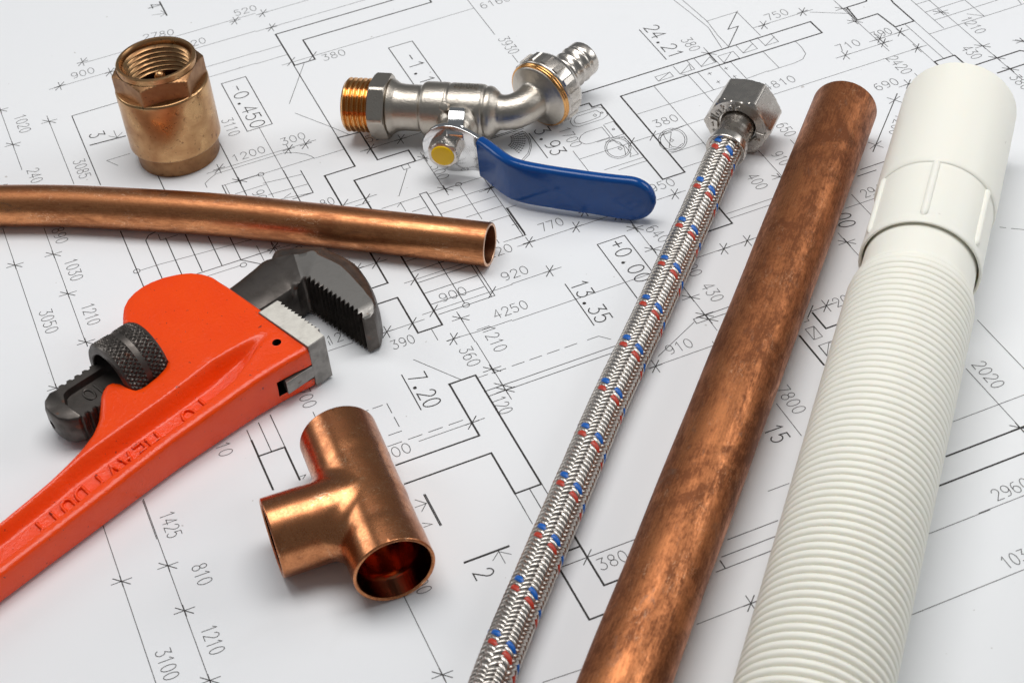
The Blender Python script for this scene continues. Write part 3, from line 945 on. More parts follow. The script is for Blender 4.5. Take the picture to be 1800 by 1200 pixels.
[0.17,-42.21,-28.22,-25.14,-28.22,-20.72,-28.22],
[0.24,-27,-30.38,-22.8,-26.18],
[0.2,-24.9,-31.28,-24.9,-25.28],
[0.26,-27.1,-28.28,-22.7,-28.28],
[0.48,-88.24,-3.94,-88.24,-11.49,-79.87,-11.49,-79.87,-26.76],
[0.48,-88.3,-11.36,-88.3,-26.93],
[0.22,-84.06,2.55,-84.06,-11.14],
[0.22,-79.76,4.23,-79.76,-11.71],
[0.17,-67.36,-0.87,-67.36,-6.77],
[0.17,-79.4,-25.6,-77.59,-25.6,-78.9,-26.87],
[0.22,-24.57,-61.48,-24.57,-69.48],
[0.22,-20.01,-62.02,-20.01,-70.27],
[0.22,-16.05,-61.55,-16.05,-69.12],
[0.28,-48.68,-49.63,-48.68,-63.26],
[0.28,-48.27,-49.61,-48.27,-63.2],
[0.17,-51.7,-50.35,-49.16,-53.24,-52.73,-53.24],
[0.17,-49.16,-53.11,-51.58,-55.65],
[0.17,-52.95,-59.93,-50.51,-61.67,-53.16,-61.67],
[0.17,-138.27,73.68,-138.27,48.57,-138.27,43.56],
[0.24,-140.31,50.67,-136.11,46.47],
[0.2,-141.21,48.57,-135.21,48.57],
[0.26,-138.21,46.37,-138.21,50.77],
[0.22,-88.28,0.99,-88.28,-16.43],
[0.17,-124.94,-13.1,-124.94,-30.18],
[0.17,-138.13,-12.94,-138.13,-41.44,-138.13,-81.16,-138.13,-81.95],
[0.24,-140.27,-39.34,-136.07,-43.54],
[0.2,-141.17,-41.44,-135.17,-41.44],
[0.26,-138.17,-43.64,-138.17,-39.24],
[0.17,-124.61,-12.62,-124.61,-41.77,-124.61,-60.22,-124.61,-87.09,-124.61,-89.2],
[0.24,-126.67,-39.67,-122.47,-43.87],
[0.2,-127.57,-41.77,-121.57,-41.77],
[0.26,-124.57,-43.97,-124.57,-39.57],
[0.24,-126.59,-58.12,-122.39,-62.32],
[0.2,-127.49,-60.22,-121.49,-60.22],
[0.26,-124.49,-62.42,-124.49,-58.02],
[0.24,-126.63,-84.99,-122.43,-89.19],
[0.2,-127.53,-87.09,-121.53,-87.09],
[0.26,-124.53,-89.29,-124.53,-84.89],
[0.28,-47.62,-79.7,-33.89,-79.7],
[0.28,-47.54,-79.31,-33.84,-79.31],
[0.17,-40.06,-82.49,-37.25,-80.03,-37.25,-85.01],
[0.17,-37.32,-80.03,-34.47,-82.66],
[0.17,-67.15,-78.7,-67.15,-83.88,-67.15,-113.4,-67.15,-116.85],
[0.24,-69.26,-111.3,-65.06,-115.5],
[0.2,-70.16,-113.4,-64.16,-113.4],
[0.26,-67.16,-115.6,-67.16,-111.2],
[0.48,-19.79,-88.74,-15.83,-88.74],
[0.48,-15.78,-83.76,-15.78,-88.83,-15.78,-104.79,-10.97,-104.79],
[0.48,-24.41,-91.96,-24.41,-113.98,-19.49,-113.98],
[0.22,-23.79,-93.4,-15.71,-93.4,-1.22,-93.4],
[0.24,-17.81,-95.46,-13.61,-91.26],
[0.17,-44.14,-127.67,-33.13,-128.34],
[0.17,-24.6,-69.74,-24.6,-74.74],
[0.22,22.14,-105.32,37.97,-105.32],
[0.22,17.75,-110.24,34.45,-110.24],
[0.22,13.86,-114.42,32.13,-114.42],
[0.28,16.71,-111.28,16.71,-114.42],
[0.17,0.89,-128.42,17.13,-128.42],
[0.24,15.03,-130.61,19.23,-126.41],
[0.2,17.13,-131.51,17.13,-125.51],
[0.26,14.93,-128.51,19.33,-128.51],
[0.17,72.15,-128.57,92.38,-128.57],
[0.17,52.39,-151.07,90.64,-151.07],
[0.34,42.02,102.73,42.34,102.73],
[0.34,41.91,101.89,42.23,101.89],
[0.34,41.7,101.05,42.02,101.05],
[0.34,41.37,100.26,41.69,100.26],
[0.34,40.96,99.53,41.28,99.53],
[0.34,40.46,98.91,40.78,98.91],
[0.34,39.91,98.4,40.23,98.4],
[0.34,39.31,98.03,39.63,98.03],
[0.34,42.82,102.88,43.14,102.88],
[0.34,42.69,101.82,43.01,101.82],
[0.34,42.42,100.78,42.74,100.78],
[0.34,42.01,99.78,42.33,99.78],
[0.34,41.49,98.88,41.81,98.88],
[0.34,40.87,98.1,41.19,98.1],
[0.34,40.18,97.47,40.5,97.47],
[0.34,39.44,97.01,39.76,97.01],
[0.34,43.63,103.03,43.95,103.03],
[0.34,43.47,101.75,43.79,101.75],
[0.34,43.14,100.5,43.46,100.5],
[0.34,42.65,99.31,42.97,99.31],
[0.34,42.03,98.23,42.35,98.23],
[0.34,41.28,97.29,41.6,97.29],
[0.34,40.45,96.54,40.77,96.54],
[0.34,39.56,95.99,39.88,95.99],
[0.34,44.43,103.17,44.75,103.17],
[0.34,44.32,102.09,44.64,102.09],
[0.34,44.1,101.02,44.42,101.02],
[0.34,43.77,99.97,44.09,99.97],
[0.34,43.35,98.96,43.67,98.96],
[0.34,42.85,98.02,43.17,98.02],
[0.34,42.26,97.16,42.58,97.16],
[0.34,41.61,96.4,41.93,96.4],
[0.34,40.91,95.75,41.23,95.75],
[0.34,40.17,95.23,40.49,95.23],
[0.34,45.24,103.32,45.56,103.32],
[0.34,45.11,102.09,45.43,102.09],
[0.34,44.85,100.86,45.17,100.86],
[0.34,44.48,99.66,44.8,99.66],
[0.34,44,98.51,44.32,98.51],
[0.34,43.42,97.43,43.74,97.43],
[0.34,42.75,96.45,43.07,96.45],
[0.34,42.01,95.58,42.33,95.58],
[0.34,41.21,94.84,41.53,94.84],
[0.34,40.36,94.25,40.68,94.25],
[0.34,46.05,103.47,46.37,103.47],
[0.34,45.9,102.08,46.22,102.08],
[0.34,45.61,100.7,45.93,100.7],
[0.34,45.19,99.35,45.51,99.35],
[0.34,44.65,98.05,44.97,98.05],
[0.34,44,96.85,44.32,96.85],
[0.34,43.24,95.74,43.56,95.74],
[0.34,42.41,94.77,42.73,94.77],
[0.34,41.51,93.94,41.83,93.94],
[0.34,40.55,93.27,40.87,93.27],
[0.34,46.86,103.61,47.18,103.61],
[0.34,46.69,102.07,47.01,102.07],
[0.34,46.37,100.53,46.69,100.53],
[0.34,45.9,99.03,46.22,99.03],
[0.34,45.3,97.6,45.62,97.6],
[0.34,44.57,96.26,44.89,96.26],
[0.34,43.73,95.04,44.05,95.04],
[0.34,42.81,93.95,43.13,93.95],
[0.34,41.8,93.03,42.12,93.03],
[0.34,40.74,92.29,41.06,92.29],
[0.2,77.63,99.87,77.61,100,77.55,100.12,77.46,100.21,77.34,100.27,77.21,100.29,77.08,100.27,76.96,100.21,76.87,100.12,76.81,100,76.79,99.87,76.81,99.74,76.87,99.63,76.96,99.53,77.08,99.47,77.21,99.45,77.34,99.47,77.46,99.53,77.55,99.63,77.61,99.74,77.63,99.87],
[0.2,76.98,88.43,76.96,88.56,76.9,88.67,76.81,88.76,76.69,88.82,76.56,88.84,76.44,88.82,76.32,88.76,76.23,88.67,76.17,88.56,76.15,88.43,76.17,88.3,76.23,88.19,76.32,88.09,76.44,88.04,76.56,88.02,76.69,88.04,76.81,88.09,76.9,88.19,76.96,88.3,76.98,88.43],
[0.2,-99.47,93.95,-99.52,94.29,-99.68,94.6,-99.93,94.85,-100.24,95.01,-100.58,95.06,-100.92,95.01,-101.23,94.85,-101.48,94.6,-101.64,94.29,-101.69,93.95,-101.64,93.61,-101.48,93.3,-101.23,93.05,-100.92,92.89,-100.58,92.84,-100.24,92.89,-99.93,93.05,-99.68,93.3,-99.52,93.61,-99.47,93.95],
[0.2,-65.49,79.27,-65.54,79.61,-65.7,79.92,-65.94,80.16,-66.25,80.31,-66.59,80.37,-66.93,80.31,-67.23,80.16,-67.48,79.92,-67.63,79.61,-67.69,79.27,-67.63,78.93,-67.48,78.63,-67.23,78.38,-66.93,78.23,-66.59,78.17,-66.25,78.23,-65.94,78.38,-65.7,78.63,-65.54,78.93,-65.49,79.27],
[0.2,-45.26,126.15,-45.31,126.48,-45.46,126.77,-45.69,127.01,-45.99,127.16,-46.32,127.21,-46.64,127.16,-46.94,127.01,-47.17,126.77,-47.32,126.48,-47.38,126.15,-47.32,125.82,-47.17,125.53,-46.94,125.29,-46.64,125.14,-46.32,125.09,-45.99,125.14,-45.69,125.29,-45.46,125.53,-45.31,125.82,-45.26,126.15],
[0.2,15.91,85.36,15.86,85.68,15.72,85.96,15.49,86.19,15.21,86.33,14.89,86.38,14.58,86.33,14.29,86.19,14.07,85.96,13.92,85.68,13.87,85.36,13.92,85.05,14.07,84.76,14.29,84.54,14.58,84.39,14.89,84.34,15.21,84.39,15.49,84.54,15.72,84.76,15.86,85.05,15.91,85.36],
[0.2,-45.79,78.76,-45.84,79.1,-46,79.41,-46.24,79.65,-46.55,79.81,-46.89,79.86,-47.23,79.81,-47.54,79.65,-47.78,79.41,-47.94,79.1,-47.99,78.76,-47.94,78.42,-47.78,78.11,-47.54,77.87,-47.23,77.71,-46.89,77.66,-46.55,77.71,-46.24,77.87,-46,78.11,-45.84,78.42,-45.79,78.76],
[0.2,-5.46,23.46,-5.52,23.8,-5.68,24.12,-5.93,24.37,-6.24,24.53,-6.59,24.58,-6.94,24.53,-7.26,24.37,-7.51,24.12,-7.67,23.8,-7.72,23.46,-7.67,23.11,-7.51,22.79,-7.26,22.54,-6.94,22.38,-6.59,22.33,-6.24,22.38,-5.93,22.54,-5.68,22.79,-5.52,23.11,-5.46,23.46]]
TEXT = [
('2780', -62.83, 236.93, -9.9, 12.28, 4.3),
('520', -24.34, 235.18, 0, 8.98, 4.3),
('120', -49.45, 222.16, 0, 8.94, 4.3),
('900', -94.83, 223.9, 0, 8.98, 4.3),
('-0.450', -41.19, 186.28, -90, 30.73, 5.6),
('1020', -121.09, 209.39, -90, 12.28, 4.3),
('240', -123.54, 171.75, -90, 8.98, 4.3),
('3085', -106.83, 168.79, -90, 12.28, 4.3),
('3', -97.54, 182.75, -90, 3.78, 5.6),
('4', -55.06, 262.02, -90, 5.71, 5.6),
('3110', -50.06, 166.34, -90, 11.59, 4.3),
('1200', -53.02, 138.38, 0, 12.28, 4.3),
('300', -33.81, 139.31, 0, 8.98, 4.3),
('300', 9.43, 100.08, -90, 8.98, 4.3),
('380', -2.69, 185.09, 0, 8.98, 4.3),
('6160', 65.41, 188.52, 0, 12.28, 4.3),
('3930', 62.32, 164.99, -90, 12.28, 4.3),
('-1.15', 25.25, 172.43, -90, 27.82, 5.6),
('520', -5.32, 125.1, 0, 8.48, 4.3),
('380', 123.42, 128.49, -90, 8.98, 4.3),
('24.21', 114.88, 143.27, -90, 24.04, 5.6),
('750', 159.03, 123.62, 0, 8.98, 4.3),
('1700', 58.81, 97.83, -90, 12.28, 4.3),
('3.93', 50.73, 102.04, -90, 17.67, 5.6),
('380', 90.73, 81.68, 0, 8.98, 4.3),
('950', 72.81, 47.94, 0, 8.98, 4.3),
('390', 187.66, 92.37, 0, 7.48, 4.3),
('710', 171.93, 91.44, 0, 8.98, 4.3),
('4810', 136.02, 82.45, 0, 12.28, 4.3),
('2420', 183.88, 78.83, -90, 11.83, 4.3),
('690', 170.78, 62.37, 0, 8.98, 4.3),
('1200', 168.8, 46.84, -133.7, 12.28, 4.3),
('1210', 221.43, 87.72, -90, 11.47, 4.3),
('430', 210.89, 70.82, -90, 8.15, 4.3),
('380', 215.45, 46.43, -90, 8.98, 4.3),
('650', 128.17, 61.72, -90, 7.91, 4.3),
('910', 118.44, 47.39, -90, 7.48, 4.3),
('4', -136.15, 167.71, -79.1, 2.38, 4.3),
('3050', -135.89, 88.69, -90, 12.28, 4.3),
('890', -122.64, 131.47, -90, 8.98, 4.3),
('1030', -122.34, 111.57, -90, 12.03, 4.3),
('1210', -122.19, 84.78, -90, 10.98, 4.3),
('900', -52.52, 117.15, -90, 8.98, 4.3),
('80', -32.38, 96.36, 0, 4.73, 4.3),
('900', -13.01, 28.43, 0, 8.98, 4.3),
('920', 9.19, 28.59, 0, 8.98, 4.3),
('220', 9.02, 41.81, 0, 8.87, 4.3),
('4250', -0.35, 12.41, 0, 11.51, 4.3),
('1210', -6.66, 9.7, -90, 12.02, 4.3),
('390', -35.04, 14.2, 0, 7.48, 4.3),
('12', -53.05, 26.33, 0, 4.9, 4.3),
('770', 30.55, 46.45, 0, 8.25, 4.3),
('+0.00', 47.29, 29.91, -90, 23.02, 5.6),
('13.35', 27.52, 16.79, -90, 21.94, 5.6),
('640', 61.59, 30.71, -80.1, 8.98, 4.3),
('430', 64.67, -4.5, -90, 8.73, 4.3),
('690', 64.24, 10.13, -90, 8.98, 4.3),
('400', 104.89, 40.12, -90, 8.48, 4.3),
('910', 41.5, -29.21, 0, 8.47, 4.3),
('2940', 134.64, 10.23, 0, 10.23, 4.3),
('.00', 121.12, 11.14, -100.4, 11.29, 5.6),
('20', 98.3, -34.11, 0, 4.97, 4.3),
('2020', 120.34, -76.11, -90, 11.87, 4.3),
('2960', 96.15, -126.72, 0, 11.45, 4.3),
('7800', 62.76, -57.9, -90, 12.28, 4.3),
('.15', 51.49, -67.5, -90, 10.7, 5.6),
('360', -16.73, 4.3, -90, 8.98, 4.3),
('120', -15.92, -21.76, -90, 7.48, 4.3),
('7.20', -35.61, 0.17, -90, 15.98, 5.6),
('900', -54.58, -31.34, 0, 8.98, 4.3),
('700', -69.38, 10.73, -90, 8.98, 4.3),
('10', -98.97, -0.77, -90, 5.68, 4.3),
('1425', -121.89, -21.24, -90, 10.51, 4.3),
('810', -118.54, -45.42, -90, 7.96, 4.3),
('1210', -122.12, -68.82, -90, 10.23, 4.3),
('3100', -135.83, -71, -90, 10.92, 4.3),
('2', -46.85, -84.33, -90, 2.45, 5.6),
('00', -63.42, -79.97, -90, 4.73, 4.3),
('380', -14.14, -99.71, 0, 8.51, 4.3),
('1030', 84.47, -148.91, 0, 10.23, 4.3)]
def build_sheet():
    mb = MB()
    # the sheet itself: thin, slightly larger than the view on every side
    x0, x1, y0, y1 = -420, 480, -380, 520
    nx = ny = 24
    gx, gy = np.meshgrid(np.linspace(x0, x1, nx), np.linspace(y0, y1, ny), indexing='ij')
    top = np.stack([gx, gy, 0 * gx], -1).reshape(-1, 3)
    mb.add(top, grid_faces(nx, ny, False), mi=0)
    bot = top.copy(); bot[:, 2] = -0.12
    mb.add(bot, [tuple(reversed(f)) for f in grid_faces(nx, ny, False)], mi=0)
    rim = np.array([(x0, y0, 0), (x1, y0, 0), (x1, y1, 0), (x0, y1, 0), (x0, y0, -.12), (x1, y0, -.12), (x1, y1, -.12), (x0, y1, -.12)])
    mb.add(rim, [(0, 1, 5, 4), (1, 2, 6, 5), (2, 3, 7, 6), (3, 0, 4, 7)], mi=0)
    z = 0.03
    for i, row in enumerate(INK):
        r = ribbon(np.array(row[1:]).reshape(-1, 2), row[0] * 1.28, z + 0.00004 * i)
        if r: mb.add(r[0], r[1], mi=1 if row[0] > 0.21 else 2)
    k = 0
    for s, x, y, a, L, cap in TEXT:
        ca, sa = math.cos(math.radians(a)), math.sin(math.radians(a))
        for P in text_paths(s, L, cap):
            Q = np.stack([x + P[:, 0] * ca - P[:, 1] * sa, y + P[:, 0] * sa + P[:, 1] * ca], -1)
            k += 1
            big = cap > 5
            if big and len(P) == 9 and np.ptp(P[:, 0]) < 0.9 and np.ptp(P[:, 1]) < 0.9:
                c = Q.mean(0); t = np.linspace(0, 2 * np.pi, 12, endpoint=False)
                mb.add([(c[0] + .62 * math.cos(q), c[1] + .62 * math.sin(q), z + .06) for q in t], [tuple(range(12))], mi=1)
                continue
            r = ribbon(Q, 0.40 if big else 0.22, z + 0.03 + 0.00006 * k)
            if r: mb.add(r[0], r[1], mi=1 if big else 2)
    o = mb.build('floor_plan_sheet', [M['paper'], M['ink'], M['ink_thin']], None, smooth=0)
    o['label'] = 'large white paper floor plan with thin black lines and dimension numbers under all the fittings'
    o['category'] = 'drawing'
build_sheet()

# ================================================================== copper tubes
def tube_thing(name, label, path, r, wall, mat, cutmat, n, dent=0.0):
    C = smooth_path(path, n)
    X, Y, T = frames_along(C)
    seg = 72; t = np.linspace(0, 2 * np.pi, seg, endpoint=False)
    S = np.r_[0, np.cumsum(np.linalg.norm(np.diff(C, axis=0), axis=1))]
    base = thing(name, label, 'pipe', (C[n // 2][0], C[n // 2][1], 0))
    wob = np.zeros((n, seg))
    for k in range(6):
        a, b, ph, q = rng.uniform(.01, .06), rng.randint(1, 4), rng.uniform(0, 6.3), rng.uniform(.02, .12)
        wob += a * np.sin(b * t[None, :] + ph + q * S[:, None])
    rr = r + wob * dent
    def ring(R): return C[:, None, :] + (R * np.cos(t))[..., None] * X[:, None, :] + (R * np.sin(t))[..., None] * Y[:, None, :]
    out = ring(rr); mb = MB()
    ch = 0.25
    # outer wall, with the last ring pulled in for a small chamfer
    e0 = C[0] - 0; O = out.copy()
    uv = np.stack([S[:, None] + 0 * rr, t[None, :] * r + 0 * rr], -1)
    mb.add(O.reshape(-1, 3), grid_faces(n, seg), uv.reshape(-1, 2))
    ri = r - wall
    IN = ring(0 * rr + ri)
    for e, s in ((0, -1), (n - 1, 1)):
        rings = []
        for R_, d in ((None, 0.0), (r - 0.18, 0.16), (r - wall * 0.5, 0.22), (ri + 0.12, 0.16), (ri, 0.0)):
            if R_ is None: rings.append(O[e]); continue
            rings.append(C[e] + T[e] * d * s + (R_ * np.cos(t))[:, None] * X[e] + (R_ * np.sin(t))[:, None] * Y[e])
        mb.add(np.vstack(rings), grid_faces(len(rings), seg), mi=1)
    o = mb.build('tube_wall', [mat, cutmat], base, 40, uv=True)
    mi = MB(); mi.add(IN.reshape(-1, 3), [tuple(reversed(f)) for f in grid_faces(n, seg)], uv.reshape(-1, 2))
    mi.build('bore', [M['copper_bore']], base, 40, uv=True)
    return base
M['copper_bore'] = mat_copper('copper_bore', (0.50, 0.22, 0.11), (0.24, 0.09, 0.045), (0.2, 0.09, 0.05), 0.35, 0.5)
tube_thing('copper_pipe', 'thin bent copper pipe lying between the brass check valve and the orange wrench',
    [(-240, 193, 7.45), (-205, 178.5, 7.45), (-170, 161.5, 7.45), (-136.6, 144.3, 7.45), (-113.7, 131.4, 7.45), (-91.3, 116.7, 7.45), (-69.0, 101.3, 7.45), (-56.9, 92.4, 7.45), (-36.3, 76.4, 7.45), (-16.1, 60.3, 7.45), (-0.4, 47.7, 7.45), (9.2, 40.0, 7.45)],
    7.4, 1.0, M['copper_pipe'], M['copper_cut'], 120, 0.6)
tube_thing('copper_pipe', 'thick straight aged copper pipe lying between the braided hose and the white plastic hose',
    [(-81.5, -204.0, 11.4), (13.2, -100.3, 11.4), (113.0, 8.8, 11.4), (146.3, 45.2, 11.4)],
    11.4, 1.1, M['copper_old'], M['copper_cut'], 120, 0.8)

# ================================================================== copper tee
def build_tee():
    near = np.array([-68.3, -83.2]); far = np.array([-65.8, -27.0]); be = np.array([-95.3, -56.6])
    d = far - near; L = np.linalg.norm(d); d /= L
    e = np.array([-d[1], d[0]])            # to the left of d = toward the branch
    bl = (be - near) @ e; s0 = (be - near) @ d
    base = thing('copper_tee', 'shiny copper tee fitting lying with its open mouth toward the viewer', 'pipe fitting', (*(near + d * L / 2), 0))
    R0 = 11.75; seg = 57
    th = np.linspace(-np.pi / 2, np.pi / 2, seg)
    def skin(R, f0, inner=False):
        mb = MB()
        def pt(x, s, z): return np.array([*(near + d * s + e * x), z + R0])
        na = 44
        ss = np.linspace(0, L, na)
        A, B, Cc = [], [], []
        for q in th:
            w = R * math.cos(q); z = R * math.sin(q)
            f = f0 * math.sqrt(max(w, 0) / R) + 0.01
            A.append([pt(-w, s, z) for s in ss])
            def corner(sg, s_end):
                # from the run wall at its end, along to the fillet, out along the branch wall
                P = []
                ws = s0 + sg * w
                for s in np.linspace(s_end, ws + sg * f, 15): P.append(pt(w, s, z))
                for a in np.linspace(0, np.pi / 2, 9)[1:-1]:
                    P.append(pt(w + f * (1 - math.cos(a)), ws + sg * f * (1 - math.sin(a)), z))
                for x in np.linspace(w + f, bl, 15): P.append(pt(x, ws, z))
                return P
            B.append(corner(-1, 0.0)); Cc.append(corner(1, L))
        for G in (A, B, Cc):
            G = np.array(G); n, m = G.shape[:2]
            V = G.reshape(-1, 3)
            # the sockets are belled out by a fraction of a millimetre
            rel = V[:, :2] - near; s = rel @ d - s0; x = rel @ e
            k = np.maximum(sstep(13.5, 16.5, np.abs(s)), sstep(15.5, 18.5, x))
            cz = V[:, 2] - R0
            g = 0.016 * (1 - k) 
            V2 = V.copy(); V2[:, 2] = R0 + cz * (1 - g)
            sh = np.where((x < 12) & (np.abs(s) > 2), 1, 0)
            V2[:, :2] -= (np.clip(x, -R, R) * g * sh)[:, None] * e
            mb.add(V2, grid_faces(n, m, False))
        return mb
    mb = skin(R0, 6.0)
    # rounded lips at the three mouths
    seg2 = 72; t = np.linspace(0, 2 * np.pi, seg2, endpoint=False)
    ri = R0 - 1.05
    for p, dr in ((near, -d), (far, d), (near + d * s0 + e * bl, e)):
        ax = np.array([*dr, 0.0]); sd = np.array([-dr[1], dr[0], 0.0]); up = np.array([0, 0, 1.0])
        rings = []
        for R, k in ((R0, 0), (R0 - 0.08, .22), (R0 - 0.35, .42), (R0 - 0.7, .42), (ri + .08, .22), (ri, 0), (ri - 0.05, -9.5), (ri - 0.35, -13.5), (ri - 0.4, -L / 2 if dr is not e else -bl + 2)):
            rings.append(np.array([*p, R0]) + ax * k + (R * np.cos(t))[:, None] * sd + (R * np.sin(t))[:, None] * up)
        V = np.vstack(rings)
        fs = grid_faces(len(rings), seg2)
        nb = 6 * seg2
        mb.add(V, fs[:nb - seg2], mi=0)
        mb.add(V, fs[nb - seg2:], mi=1)
    o = mb.build('tee_body', [M['copper_tee'], M['copper_bore_tee']], base, 40)
    bm = bmesh.new(); bm.from_mesh(o.data)
    bmesh.ops.remove_doubles(bm, verts=bm.verts, dist=0.02 * MM)
    bm.to_mesh(o.data); bm.free()
build_tee()

# ================================================================== brass check valve
def hexfun(AF, phase, rc, ztop, slope=0.55, zbot=None, corner=0.25):
    """radius limited by a hexagon and by a chamfer cone at its end(s)"""
    def f(R, t, z):
        a = (t - phase + np.pi / 6) % (np.pi / 3) - np.pi / 6
        h = np.minimum(AF / 2 / np.cos(a), AF / math.sqrt(3) - corner)
        r = np.minimum(R, h)
        r = np.minimum(r, rc + (ztop - z) / slope)
        if zbot is not None: r = np.minimum(r, rc + (z - zbot) / slope)
        return np.maximum(r, 0)
    return f

def build_check_valve():
    c = np.array([-69.5, 154.0])
    base = thing('check_valve', 'upright brass check valve with hexagon top and open threaded bore', 'valve', (*c, 0))
    org = (*c, 0.0); Z = (0, 0, 1)
    mb = MB()
    lathe(mb, fillet([(12.5, 0.0), (15.0, 0.0), (15.0, 7.4), (14.4, 7.4)], [0, .7, .2, 0]), org, Z, 120, up=(0, 1, 0))
    mb.build('base_collar', M['brass_dark'], base)
    mb = MB()
    lathe(mb, fillet([(14.4, 7.4), (16.3, 7.4), (16.75, 8.0), (16.85, 31.2), (16.3, 31.9), (14.0, 31.9)], [0, .5, .6, .6, .3, 0]), org, Z, 120, up=(0, 1, 0))
    mb.build('body', M['brass'], base)
    # hexagon
    mb = MB()
    v = np.array([-78.0, 142.2]) - c
    x, y, _ = frame(Z, (0, 1, 0))
    ph = math.atan2(v @ y[:2], v @ x[:2]) + np.pi / 6
    zs = np.r_[np.linspace(31.8, 39.3, 26)]
    prof = [(13.0, 31.8)] + [(20.0, z) for z in zs] + [(14.6, 39.35)]
    lathe(mb, prof, org, Z, 240, up=(0, 1, 0), rfun=hexfun(28.9, ph, 14.6, 39.3, 0.62, corner=0.12))
    mb.build('hexagon', M['brass_dark'], base, 28)
    mb = MB()
    # rim and threaded bore, cut down to a shoulder
    prof = [(14.35, 39.2), (14.3, 41.3), (14.0, 41.6), (13.5, 41.7), (13.1, 41.6), (12.7, 41.0), (12.4, 39.6)]
    z = 39.4
    while z > 29.5:
        prof += [(12.45, z), (12.3, z - .25), (11.5, z - .85), (11.5, z - 1.0), (12.3, z - 1.6)]
        z -= 1.9
    prof += [(12.2, 29.0), (12.1, 27.6)]
    lathe(mb, prof, org, Z, 120, up=(0, 1, 0))
    mb.build('threaded_rim', M['brass'], base, 30)
    mb = MB()
    lathe(mb, [(12.1, 27.6), (12.0, 16.0), (11.6, 14.2), (7.0, 14.4), (5.0, 15.0), (2.2, 15.4), (0.01, 15.5)], org, Z, 64, up=(0, 1, 0))
    mb.build('valve_disc', M['brass_bore'], base)
    mb = MB()
    lathe(mb, [(1.6, 15.3), (1.6, 32.6), (1.95, 33.2), (2.0, 34.0), (1.8, 34.9), (1.25, 35.6), (.6, 35.95), (.01, 36.05)], org, Z, 40, up=(0, 1, 0))
    mb.build('stem', M['brass'], base)
build_check_valve()

